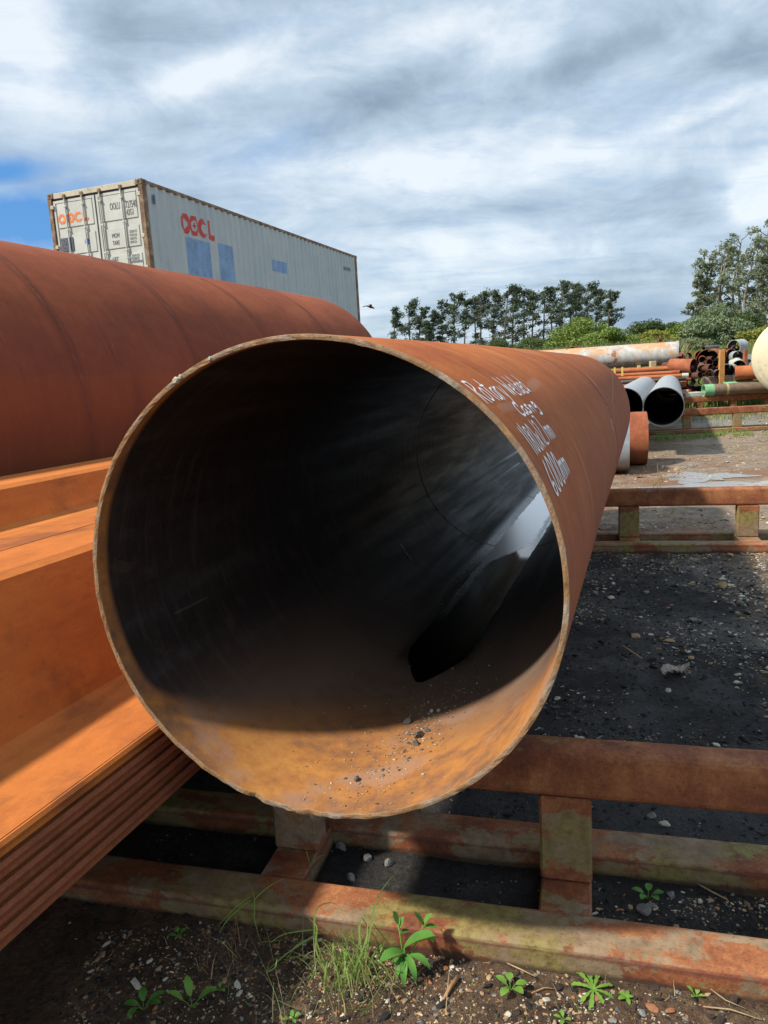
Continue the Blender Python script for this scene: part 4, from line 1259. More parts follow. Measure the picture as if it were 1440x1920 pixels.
def make_container(paint_side, paint_door, loc, rotz, detailed, label):
    root = empty('shipping_container', loc, rotz)
    tag(root, label, 'container')
    # frame members
    def bx(name, mat, x0, x1, y0, y1, z0, z1, c=0.006, parent=root):
        return MB().box(x0, x1, y0, y1, z0, z1, c=c).build(name, mat, parent)
    castw, casth, castd = 0.162, 0.118, 0.178
    for sx in (0, 1):
        for sy in (0, 1):
            x0 = -CW if sx == 0 else -castw; y0 = 0 if sy == 0 else CL - castd
            for z0 in (0, CH - casth):
                mb = MB(); mb.box(x0, x0 + castw, y0, y0 + castd, z0, z0 + casth, c=0.012)
                hx = x0 if sx == 0 else x0 + castw
                cast = mb.build('corner_casting', M_CFRAME, root)
                yy = y0 - 0.0015 if sy == 0 else y0 + castd + 0.0015
                h = MB(); h.tube((x0 + castw / 2, yy, z0 + casth / 2), (x0 + castw / 2, yy + (0.001 if sy == 0 else -0.001), z0 + casth / 2), 0.034, 0, 12)
                h.build('casting_hole', M_GASKET, cast); h = MB()
                h.tube((hx + (0.0015 if sx else -0.0015), y0 + castd / 2, z0 + casth / 2), (hx, y0 + castd / 2, z0 + casth / 2), 0.034, 0, 12)
                h.build('casting_hole', M_GASKET, cast); 
            bx('corner_post', M_CFRAME, x0 + (0.0 if sx == 0 else 0.06), x0 + (0.10 if sx == 0 else castw - 0.002), y0 + 0.004, y0 + castd - 0.03, casth, CH - casth)
    for sx in (-CW + 0.004, -0.066):
        bx('top_side_rail', M_CFRAME, sx, sx + 0.06, castd, CL - castd, CH - 0.085, CH - 0.012)
        bx('bottom_side_rail', M_CFRAME, sx, sx + 0.06, castd, CL - castd, 0.012, 0.15)
    for y0 in (0.012, CL - 0.09):
        bx('header', M_CHEAD, -CW + castw, -castw, y0, y0 + 0.08, CH - 0.125, CH - 0.014)
        bx('sill', M_CFRAME, -CW + castw, -castw, y0, y0 + 0.08, 0.012, 0.14)
    mb = MB(); corr_strip(mb, castd - 0.03, CL - castd + 0.03, 0.145, CH - 0.08); mb.build('side_wall', paint_side, root)
    mb = MB(); corr_strip(mb, castd - 0.03, CL - castd + 0.03, 0.145, CH - 0.08)
    o = mb.build('side_wall', paint_side, root); o.location = (-CW, CL, 0); o.rotation_euler = (0, 0, pi)
    bx('roof', paint_side, -CW + 0.05, -0.05, 0.05, CL - 0.05, CH - 0.05, CH - 0.02)
    bx('floor', M_GASKET, -CW + 0.05, -0.05, 0.05, CL - 0.05, 0.10, 0.15)
    bx('end_wall', paint_side, -CW + 0.1, -0.1, CL - 0.08, CL - 0.05, 0.14, CH - 0.12)
    # doors
    zt, zb = CH - 0.165, 0.16
    for xa, xb in ((-CW + 0.115, -CW / 2 - 0.018), (-CW / 2 + 0.018, -0.125)):
        door = empty('door'); door.parent = root
        mb = MB()
        fr = 0.055
        zs = [zb]
        # raised panel fields separated by recessed bands
        mb.box(xa, xb, 0.050, 0.075, zb, zt, c=0.003)
        for x0, x1 in ((xa, xa + fr), (xb - fr, xb)):
            mb.box(x0, x1, 0.030, 0.052, zb, zt, c=0.004)
        mb.box(xa + fr + 0.0005, xb - fr - 0.0005, 0.030, 0.052, zt - fr, zt, c=0.004)
        mb.box(xa + fr + 0.0005, xb - fr - 0.0005, 0.030, 0.052, zb, zb + fr, c=0.004)
        H = (zt - zb - 2 * fr)
        tops = [(1.86, zt - fr - 0.001), (1.30, 1.72), (0.75, 1.17), (0.22, 0.62)]
        for z0, z1 in tops:
            mb.box(xa + fr + 0.02, xb - fr - 0.02, 0.036, 0.051, z0, z1, c=0.010)
        p = mb.build('panel', paint_door, door)
        for xx in ((xa + 0.33, xb - 0.30) if xa < -CW / 2 else (xa + 0.12, xb - 0.42)):
            bar = MB(); bar.tube((xx, 0.006, zb - 0.02), (xx, 0.006, CH - 0.06), 0.017, 0, 10)
            bo_ = bar.build('locking_bar', paint_door, door)
            MB().box(xx - 0.035, xx + 0.035, -0.012, 0.03, CH - 0.150, CH - 0.062, c=0.006).build('cam_keeper', M_CFRAME, bo_)
            for zc in (0.62, 1.24, 1.80, 2.28):
                MB().box(xx - 0.030, xx + 0.030, -0.014, 0.030, zc - 0.018, zc + 0.018, c=0.004).build('bar_guide', paint_door, bo_)
            if detailed:
                MB().box(xx + 0.0, xx + 0.30, -0.022, -0.006, 1.055, 1.085, c=0.004).build('bar_handle', M_GALV, bo_)
        hx = -CW + 0.10 if xa < -CW / 2 else -0.105
        for zc in (0.3, 0.85, 1.48, 2.30):
            MB().box(hx - 0.045, hx + 0.045, -0.004, 0.03, zc - 0.04, zc + 0.04, c=0.010).build('hinge', M_CHEAD, door)
    MB().box(-CW / 2 - 0.0175, -CW / 2 + 0.0175, 0.035, 0.07, zb, zt).build('door_gasket', M_GASKET, root)
    MB().box(-CW + 0.112, -0.12, 0.032, 0.06, zt + 0.001, CH - 0.127).build('door_gasket', M_GASKET, root)
    if not detailed: return root
    # lettering on the doors
    RX = (pi / 2, 0, 0)
    fy = 0.0325
    # orange word mark on the left door
    def grid_logo(name, mat, fn_pt, W, H, cell):
        mb = MB(); nu = int(W / cell); nv = int(H / cell)
        for i in range(nu):
            for j in range(nv):
                if logo_shapes((i + 0.5) / nu, (j + 0.5) / nv):
                    q = [fn_pt(W * (i + a) / nu, H * (j + b) / nv) for a, b in ((0, 0), (1, 0), (1, 1), (0, 1))]
                    mb.add(q, [(0, 1, 2, 3)])
        o = mb.build(name, mat, root); return o
    grid_logo('orange_word_mark', M_ORANGE, lambda a, b: (-2.235 + a, fy - 0.0005, 1.945 + b), 0.80, 0.20, 0.010)
    text_mesh('OOLU', 0.20, 'container_number', M_INK, root, (-0.875, fy, 2.075), RX, 0.46)
    text_mesh('727540', 0.20, 'container_number', M_INK, root, (-0.485, fy, 2.068), RX, 0.48)
    text_mesh('3', 0.17, 'container_number', M_INK, root, (-0.085, fy - 0.003, 2.075), RX, 0.48)
    text_mesh('42G1', 0.17, 'container_number', M_INK, root, (-0.475, fy, 1.925), RX, 0.5)
    text_mesh('MGW', 0.125, 'weight_lettering', M_INK, root, (-0.905, fy, 1.52), RX, 0.62)
    text_mesh('TARE', 0.125, 'weight_lettering', M_INK, root, (-0.905, fy, 1.375), RX, 0.6)
    text_mesh('NET', 0.125, 'weight_lettering', M_INK, root, (-0.955, fy, 1.045), RX, 0.66)
    for k, (z, tx) in enumerate(((1.575, '32500 KG'), (1.505, '71650 LB'), (1.435, '3830 KG'), (1.365, '8440 LB'), (1.09, '28670 KG'), (1.02, '63210 LB'))):
        text_mesh(tx, 0.075, 'worn_lettering', M_GHOST, root, (-0.46, fy, z), RX, 0.62)
    pl = MB().box(-2.225, -1.905, 0.020, 0.0335, 1.375, 1.655, c=0.003).build('placard', M_PLAC, root)
    # illegible pale scribble on the placard
    mb = MB(); rr = random.Random(4)
    for z, x0, x1, w in ((1.60, -2.18, -2.06, 0.008), (1.545, -2.19, -1.94, 0.012), (1.455, -2.17, -2.05, 0.014)):
        pts = [(x0 + (x1 - x0) * k / 14, 0.0185, z + rr.uniform(-0.024, 0.024)) for k in range(15)]
        mb.sweep(pts, w * 0.35, 4)
        sc_ = mb.build('scribble', M_GHOST, pl); mb = MB()
    mb = MB(); mb.tube((-1.55, 0.0335, 1.525), (-1.55, 0.0300, 1.525), 0.062, 0, 24)
    rd = mb.build('round_sticker', M_CYAN, root)
    mb = MB(); mb.box(-1.590, -1.545, 0.0275, 0.0298, 1.532, 1.552); mb.box(-1.552, -1.508, 0.0275, 0.0298, 1.498, 1.516)
    mb.build('sticker_mark', M_CDOOR, rd)['kind'] = 'stuff'
    # side word mark and repainted patches that follow the corrugation
    grid_logo('red_word_mark', M_RED, lambda a, b: (corrug_x(1.31 + a) + 0.003, 1.31 + a, 1.735 + b), 1.37, 0.43, 0.012)
    for y0, y1, z0, z1 in ((1.47, 2.42, 0.45, 1.665), (2.80, 3.50, 0.45, 1.72), (5.59, 6.54, 1.375, 1.68)):
        mb = MB(); corr_strip(mb, y0, y1, z0, z1, 0.0025); mb.build('repainted_patch', M_CBLUE, root)
    text_mesh('OOLU 727540 3', 0.16, 'side_number', M_LOWBLUE, root, (-0.004, 10.85, 1.98), (pi / 2, 0, pi / 2), 0.62)
    mb = MB()
    mb.box(-0.02, -0.004, 0.36, 0.42, 2.16, 2.34, c=0.004); mb.build('rail_hook', M_LOWBLUE, root)
    return root
CX, CY, CZ = -4.54542, 16.26511, 4.28084 + CAM_Z - CH
make_container(M_CSIDE, M_CDOOR, (CX, CY, CZ), -0.34456, True, 'weathered pale blue shipping container with white doors and red lettering above the red pipe')
lz = CZ - CH
make_container(M_LOWBLUE, M_LOWBLUE, (CX, CY, lz), -0.34456, False, 'dull blue container underneath the weathered pale one')

# ------------------------------------------------------------------ far racks and stored pipes
ra = rack((6.21, 16.15, 0), radians(-9), -4.5, 6.5, [0.42 + 1.02 * k for k in range(-4, 6)],
          'rusty steel rack across the yard, nearer of the two that carry the grey pipes', 0.168, 0.50)
rb = rack((8.60, 20.75, 0), radians(1), -5.5, 6.5, [0.30 + 0.95 * k for k in range(-5, 6)],
          'farthest rusty steel rack, carrying the green-ended pipe and the scrap heap', 0.168, 0.50)
gdir = Vector((sin(radians(21.5)), cos(radians(21.5)), 0))
def pipe_thing(p0, d, L, r, mats, label, group=None, t=None, n=48, name='steel_pipe', cat='pipe', rim=None):
    p0 = Vector(p0); d = Vector(d).normalized()
    root = empty(name, p0, -atan2(d.x, d.y))
    tag(root, label, cat, group)
    t = t or r * 0.035
    dz = math.asin(d.z)
    mb = MB(); mb.tube((0, 0, 0), (0, L * cos(dz), L * sin(dz)), r, r - t, n, 0, 1, 2, segs=6)
    mb.build('pipe_wall', mats, root)
    return root
G3 = [M_GREYPIPE, M_BLACKIN, M_GREYDK]
gpr = pipe_thing((4.58, 12.06, 0.50 + 0.315), gdir, 10.4, 0.315, G3, 'right grey steel pipe of the pair on the far racks, its round mouth open', 'pair of grey pipes on the far racks')
gpl = pipe_thing((4.20, 12.84, 0.50 + 0.315), gdir, 10.4, 0.315, G3, 'left grey steel pipe of the pair, partly hidden by the big orange pipe', 'pair of grey pipes on the far racks')
mb = MB(); mb.box(-0.018, 0.018, 1.6, 3.4, -0.302, -0.292); mb.build('pale_strip', M_CONC, gpr)
for x, y in ((3.0, 13.0),):
    pass
# two short offcuts lying crosswise behind the second rack
s1 = pipe_thing((3.55, 10.62, 0.385), (-0.93, 0.30, 0), 1.3, 0.37, [M_GALV, M_BLACKIN, M_GREYDK], 'short worn silver pipe offcut on the ground just past the big orange pipe')
mb = MB()
V = []
for k in range(17):
    a = radians(-52 + 100 * k / 16)
    for w in (-0.007, 0.007):
        V.append((0.3735 * cos(a), 0.06 + 0.05 * abs(cos(a * 1.2)) + w - 0.10 * (1 - abs(a) / 0.9) * -1, 0.3735 * sin(a)))
mb.add(V, [(2 * k, 2 * k + 1, 2 * k + 3, 2 * k + 2) for k in range(16)])
mb.build('chalk_arc', M_CHALK, s1)
s2 = pipe_thing((4.06, 11.38, 0.405), (-0.95, 0.25, 0), 1.5, 0.40, [M_RUST_A, M_RUST_B, M_RUST_B], 'short rust brown pipe offcut standing behind the silver one')
# pale tank
tk = empty('storage_tank', (9.968, 25.032, 1.763), -atan2(-0.935, 0.355))
tag(tk, 'long pale grey tank streaked with orange rust, with a flange on top', 'tank')
mb = MB(); mb.tube((0, 0, 0), (0, 7.5, 0), 0.375, 0, 48, 0, None, 1, segs=10); mb.build('tank_shell', [M_TANK, plain('tank_end_blue', (0.36, 0.43, 0.52), 0.15, 3, 0.5)], tk)
mb = MB(); mb.box(-0.12, 0.08, -0.05, 0.02, -0.02, 0.17, c=0.004); mb.build('end_opening', M_GASKET, tk)
mb = MB(); mb.tube((0, -0.02, 0), (0, 0.05, 0), 0.395, 0.34, 48); mb.build('end_flange', M_GREYPIPE, tk)
mb = MB(); mb.tube((0, 0.55, 0.36), (0, 0.55, 0.47), 0.05, 0, 16); nz = mb.build('nozzle', M_RUST_B, tk)
mb = MB(); mb.tube((0, 0.55, 0.47), (0, 0.55, 0.53), 0.11, 0, 16); mb.build('nozzle_flange', M_RUST_B, nz)
for s in (1.15, 4.8):
    mb = MB(); mb.box(-0.36, 0.36, s, s + 0.12, -0.52, -0.33, c=0.01); mb.build('cradle', M_PALEWOOD, tk)
# heavy rust pipes below the tank
pipe_thing((9.52, 25.25, 0.50 + 0.37), (-0.935, 0.355, 0), 8, 0.36, [M_RUST_B, M_BLACKIN, M_RUST_A], 'thick dark rust pipe lying below the pale tank')
pipe_thing((9.65, 24.42, 0.50 + 0.24), (-0.935, 0.355, 0), 7, 0.24, [M_RUST_B, M_BLACKIN, M_RUST_A], 'dark rust pipe lying in front of and below the thick one under the tank')
pipe_thing((10.45, 25.75, 1.68), (-0.90, 0.43, 0), 0.9, 0.10, [M_RUST_A, M_BLACKIN, M_RUST_A], 'rust red pipe end poking out behind the pale tank')
MB().box(8.37, 8.54, 23.08, 23.25, 1.36, 1.55, c=0.01).build('wood_block', M_PALEWOOD)
tag(bpy.data.objects['wood_block'], 'small pale wood block wedged in front of the pale tank', 'block')
# bundle of long thin rust pipes
grp = 'thin rust pipes bundled behind the grey pipes'
bund = [((8.837, 21.795, 1.315), (7.000, 22.456, 1.304), 0.0683, M_RUST_C, 'longest orange rust pipe on top of the thin pipe bundle'),
        ((9.094, 21.694, 1.304), (8.792, 21.806, 1.304), 0.0504, M_RUST_A, 'thinner brown stub joined to the end of the topmost bundle pipe'),
        ((8.613, 21.526, 1.197), (6.832, 22.176, 1.175), 0.0504, M_RUST_C, 'orange thin pipe second from the top of the bundle'),
        ((8.747, 21.235, 1.102), (6.944, 21.907, 1.080), 0.0538, M_RUST_C, 'thin pipe third from the top, with a pale painted tip'),
        ((8.781, 21.459, 0.867), (6.944, 22.176, 0.856), 0.0638, M_RUST_A, 'red brown pipe end low in the bundle beside the right grey pipe'),
        ((8.982, 21.616, 0.990), (6.944, 22.400, 0.968), 0.0482, M_GREYDK, 'dark grey thin pipe in the middle of the bundle'),
        ((8.792, 21.336, 0.637), (6.944, 22.064, 0.637), 0.0560, M_PINK, 'pink primed pipe end lowest in the bundle')]
for p, q, r, m, lb in bund:
    p = Vector(p); q = Vector(q); d = q - p
    o = pipe_thing(p, (d.x, d.y, 0), 3.6, r, [m, M_BLACKIN, m], lb, grp, n=20, t=r * 0.15)
    mb = MB(); mb.tube((0, -0.01, 0), (0, 0.16, 0), r * 1.18, r * 0.8, 20); mb.build('coupling', M_CONC if 'pale' in lb else (M_PINK if m is M_PINK else M_RUST_A), o)
for k in range(9):
    rr = random.Random(k + 40)
    z = 0.56 + 0.105 * (k // 2); y0 = 22.0 + 0.17 * (k % 2) + rr.uniform(0, 0.1)
    pipe_thing((8.7 + rr.uniform(-0.3, 0.3), y0, z), (-0.94, 0.35, 0), 3.6, 0.05, [M_RUST_B, M_BLACKIN, M_RUST_B],
               'dark rust thin pipe in the shaded back of the bundle', grp, n=16, t=0.006)
for k, (x, y) in enumerate(((6.97, 21.45), (6.79, 21.56))):
    mb = MB(); mb.box(x - 0.022, x + 0.022, y - 0.02, y + 0.02, 1.18, 1.43, c=0.004)
    o = mb.build('yellow_strap', M_YELLOW); tag(o, 'yellow strap hanging over the bundle, %s one' % ('right' if k == 0 else 'left'), 'strap', 'yellow straps on the pipe bundle')
for s in (0.0,):
    for i, x in enumerate((6.3, 8.1)):
        mb = MB(); mb.box(x - 0.06, x + 0.06, 20.3, 23.0, 0.505, 0.60, c=0.01)
        tag(mb.build('timber_bearer', M_TIMBER), 'timber bearer under the thin pipe bundle, %s one' % ('left' if i == 0 else 'right'), 'bearer', 'timber bearers under the pipe bundle')
mb = MB(); mb.box(8.55, 9.2, 20.9, 21.8, 0.505, 0.62, c=0.008); tag(mb.build('pale_board', M_CONC), 'pale greenish board on the farthest rack left of the green pipe end', 'board')

# scrap heap: each offcut its own pipe
HG = 'pipe offcuts heaped on the far rack'
def off(p, d, L, r, mats, lb, t=None, n=40):
    return pipe_thing(p, d, L, r, mats, lb, HG, t or 0.012, n)
RB = [M_RUST_A, M_BLACKIN, M_RUST_A]; DK = [M_GREYDK, M_BLACKIN, M_RUST_B]; DKR = [M_RUST_B, M_BLACKIN, M_RUST_A]
off((9.565, 21.862, 1.472), (0.55, 0.83, 0.02), 1.0, 0.323, RB, 'widest rust brown ring of the scrap heap, stuffed with smaller pipes')
off((9.005, 21.482, 1.337), (-0.62, 0.78, 0.05), 0.7, 0.209, RB, 'rust brown ring leaning at the left end of the scrap heap')
off((9.722, 22.512, 1.830), (0.9, 0.42, 0.03), 0.55, 0.069, [M_GREYDK, M_BLACKIN, M_GREYDK], 'small grey pipe lying on top of the widest rust ring')
off((10.416, 22.702, 1.595), (0.35, 0.93, 0), 0.6, 0.225, DK, 'black ring standing behind the orange timber post')
off((10.651, 22.590, 1.808), (0.85, 0.50, 0.05), 0.40, 0.216, [M_GREYPIPE, M_BLACKIN, M_GREYPIPE], 'highest grey ring at the top right of the scrap heap')
off((10.674, 22.512, 1.763), (0.3, 0.95, 0), 0.25, 0.112, DK, 'small dark ring nested in the highest grey ring')
off((10.573, 22.131, 1.528), (0.1, 0.99, 0), 0.30, 0.170, [M_GREYPIPE, M_GREYDK, M_GREYPIPE], 'thin grey ring below the highest one')
off((9.845, 21.235, 1.158), (0.55, 0.83, 0), 0.7, 0.195, [M_CONC, M_BLUE, M_GREYPIPE], 'blue lined pipe offcut low at the front of the scrap heap')
off((10.382, 21.672, 1.236), (0.3, 0.95, 0.12), 0.7, 0.199, [M_CONC, M_BLUE, M_GREYPIPE], 'blue lined pipe offcut half hidden behind the orange one')
off((10.080, 21.414, 1.113), (0.2, 0.98, 0), 0.6, 0.190, DK, 'black pipe offcut between the two blue lined ones')
off((10.920, 22.176, 1.382), (0.3, 0.95, 0), 0.7, 0.205, [M_GREYPIPE, M_GREYPIPE, M_GREYPIPE], 'closed grey pipe end beside the cream tank', t=0.15)
off((9.923, 20.966, 1.085), (0.93, -0.36, 0), 0.56, 0.193, [M_RUST_C, M_BLACKIN, M_RUST_C], 'bright orange offcut lying sideways in front of the cream tank')
small = [((9.173, 21.291, 1.236), 0.129), ((9.363, 21.202, 1.259), 0.112), ((9.240, 21.022, 1.113), 0.111), ((9.498, 21.269, 1.203), 0.096), ((9.038, 21.112, 1.091), 0.095),
         ((9.509, 21.022, 1.091), 0.112), ((9.386, 21.806, 1.505), 0.099), ((9.587, 21.773, 1.404), 0.114), ((9.408, 21.728, 1.337), 0.078), ((9.654, 21.168, 1.024), 0.101),
         ((9.150, 22.882, 1.550), 0.085), ((8.982, 22.310, 1.483), 0.083), ((9.296, 22.512, 1.460), 0.101), ((9.699, 21.840, 1.516), 0.067)]
for k, (p, r) in enumerate(small):
    rr = random.Random(k)
    d = Vector((rr.uniform(-0.7, 0.7), 1, rr.uniform(-0.12, 0.12)))
    col_ = (RB, DKR, DK)[k % 3]
    off(p, d, rr.uniform(0.10, 0.45), r, col_, 'small dark pipe offcut jumbled in the scrap heap', 0.007, 24)
for k in range(40):
    rr = random.Random(k + 100)
    p = (9.0 + 0.26 * (k % 8) + rr.uniform(-0.05, 0.05), 21.9 + 0.10 * (k // 8) + rr.uniform(-0.15, 0.55), 0.50 + 0.13 + 0.25 * (k // 8))
    off(p, (rr.uniform(-0.5, 0.5), 1, 0), rr.uniform(0.3, 0.8), rr.uniform(0.09, 0.15), (DKR, DK, RB)[k % 3], 'dark offcut buried in the shadowed middle of the scrap heap', 0.01, 20)
for (x, y, z0, z1, w, lb) in ((9.60, 21.05, 0.50, 1.74, 0.072, 'tall orange timber post standing in front of the scrap heap'),
                         (10.70, 21.97, 0.50, 1.72, 0.050, 'shorter red brown timber post at the right of the scrap heap')):
    mb = MB(); mb.box(x - w, x + w, y - 0.05, y + 0.05, z0, z1, c=0.008)
    tag(mb.build('timber_post', M_TIMBER if w > 0.05 else M_RUST_A), lb, 'post')
# steel channel in front of the heap
d = Vector((10.35 - 9.25, 20.95 - 21.15, 0)); L = d.length
ch = empty('steel_channel', (9.20, 21.25, 0.83), atan2(d.y, d.x)); tag(ch, 'weathered grey steel channel standing on edge before the scrap heap', 'steel channel')
MB().box(0, L, 0, 0.012, -0.17, 0.20).build('web', plain('channel_web', (0.33, 0.22, 0.19), 0.3, 6, 0.7, 0.1, 0.4, (0.42, 0.42, 0.42)), ch)
MB().box(0, L, 0.013, 0.12, 0.185, 0.20).build('flange', M_GREYPIPE, ch)
MB().box(0, L, 0.013, 0.12, -0.17, -0.155).build('flange', M_RUST_B, ch)
MB().box(0.0, L, -0.05, 0.15, -0.325, -0.172, c=0.01).build('packer', M_RUST_B, ch)
# green ended pipe
d = Vector((10.12 - 8.65, 19.55 - 20.23, 0))
gr = pipe_thing((9.02, 20.84, 0.50 + 0.165), (1.0, -0.06, 0), 1.75, 0.163, [M_BROWNPIPE, M_BLACKIN, M_GREENEND], 'brown coated pipe with a bright green painted end on the farthest rack')
mb = MB(); mb.tube((0, -0.004, 0), (0, 0.25, 0), 0.1665, 0.15, 40); mb.build('green_end_band', M_GREENEND, gr)
mb = MB(); mb.tube((0, 0.58, 0), (0, 0.64, 0), 0.1665, 0.16, 40); mb.build('yellow_green_band', plain('yellowgreen_band', (0.38, 0.38, 0.15), 0.2, 10), gr)
g2 = pipe_thing((9.62, 21.0, 0.50 + 0.245), (1, -0.15, 0), 1.2, 0.115, [M_GREENEND, M_BLACKIN, M_GREENEND], 'pale green pipe just showing behind the green-ended one')
# cream tank
ct = empty('storage_tank', (10.10, 18.25, 0.50 + 0.965), -radians(29)); tag(ct, 'large cream ribbed tank cut off by the right edge of the picture', 'tank')
prof = [(0.0, -0.22), (0.30, -0.20), (0.55, -0.15), (0.72, -0.10), (0.80, -0.075), (0.81, -0.055), (0.84, -0.05), (0.86, -0.03), (0.885, -0.02), (0.895, 0.0), (0.925, 0.02), (0.95, 0.08), (0.965, 0.18), (0.965, 3.4), (0.8, 3.5), (0.0, 3.6)]
V = []; nn = 72
for r_, y_ in prof:
    V += [(r_ * cos(2 * pi * i / nn), y_, r_ * sin(2 * pi * i / nn)) for i in range(nn)]
F = [(k * nn + i, k * nn + (i + 1) % nn, (k + 1) * nn + (i + 1) % nn, (k + 1) * nn + i) for k in range(len(prof) - 1) for i in range(nn)]
MB().add(V, F, 0, True).build('tank_shell', M_CREAM, ct)
for r_, y_ in ((0.88, -0.012), (0.915, 0.026), (0.945, 0.085)):
    V = []
    for i in range(nn):
        a = 2 * pi * i / nn
        for q in range(5):
            b = 2 * pi * q / 5
            V.append(((r_ + 0.010 * cos(b)) * cos(a), y_ + 0.010 * sin(b), (r_ + 0.010 * cos(b)) * sin(a)))
    F = [(i * 5 + q, ((i + 1) % nn) * 5 + q, ((i + 1) % nn) * 5 + (q + 1) % 5, i * 5 + (q + 1) % 5) for i in range(nn) for q in range(5)]
    MB().add(V, F, 0, True).build('rib', M_CREAM, ct)
mb = MB(); mb.box(-0.55, 0.55, 0.5, 0.7, -0.965, -0.80, c=0.01); mb.build('saddle', M_PALEWOOD, ct)
# rings showing over the top of the big pipe
off2 = 'dark rings far behind the big pipe'
pipe_thing((6.79, 29.2, 2.02), (0.5, 0.86, 0), 0.5, 0.22, DK, 'dark curved ring just left of the other, far behind the big pipe', off2, 0.012)
pipe_thing((7.51, 29.05, 1.98), (0.8, 0.6, 0), 0.4, 0.29, DKR, 'dark thin arched ring behind the left end of the pale tank', off2, 0.012)
for k in range(5):
    pipe_thing((6.2 + 0.52 * k, 29.2, 0.30 + gz(6.2 + 0.52 * k, 29.2)), (0.1, 1, 0), 1.2, 0.26, DKR, 'dark rust pipe in the row far behind the pale tank', 'row of dark pipes behind the tank', 0.012)
for k in range(4):
    pipe_thing((6.45 + 0.52 * k, 29.2, 0.78 + gz(6.2 + 0.52 * k, 29.2)), (0.1, 1, 0), 1.2, 0.26, DKR, 'dark rust pipe in the row far behind the pale tank', 'row of dark pipes behind the tank', 0.012)
for k in range(3):
    pipe_thing((6.72 + 0.52 * k, 29.2, 1.25 + gz(6.2 + 0.52 * k, 29.2)), (0.1, 1, 0), 1.2, 0.26, DKR, 'dark rust pipe in the row far behind the pale tank', 'row of dark pipes behind the tank', 0.012)

# ------------------------------------------------------------------ vegetation
def leaf_cloud(clumps, n_per, size, rng, flat=0.0, elong=1.6, wind=None, shell=0.35):
    """leaf quads spread through ellipsoid clumps [(x,y,z,rx,ry,rz,weight)]"""
    VV = []
    for (x, y, z, rx, ry, rz, w) in clumps:
        n = max(4, int(n_per * w))
        d = rng.normal(0, 1, (n, 3)); d /= np.linalg.norm(d, axis=1)[:, None]
        rad = (shell + (1 - shell) * rng.random(n) ** 0.6)[:, None]
        c = d * rad * [rx, ry, rz] + [x, y, z]
        a = rng.normal(0, 1, (n, 3)); a[:, 2] *= (1 - flat)
        if wind is not None: a += np.asarray(wind) * rng.uniform(0.4, 1.6, (n, 1))
        a /= np.linalg.norm(a, axis=1)[:, None]
        b = np.cross(a, rng.normal(0, 1, (n, 3))); b /= np.linalg.norm(b, axis=1)[:, None]
        s = size * rng.uniform(0.6, 1.35, (n, 1))
        A = a * s * elong * 0.5; B = b * s * 0.5
        VV.append(np.stack([c - A, c + B * 0.8, c + A, c - B * 0.8], 1).reshape(-1, 3))
    V = np.concatenate(VV); F = np.arange(len(V)).reshape(-1, 4)
    return V, F
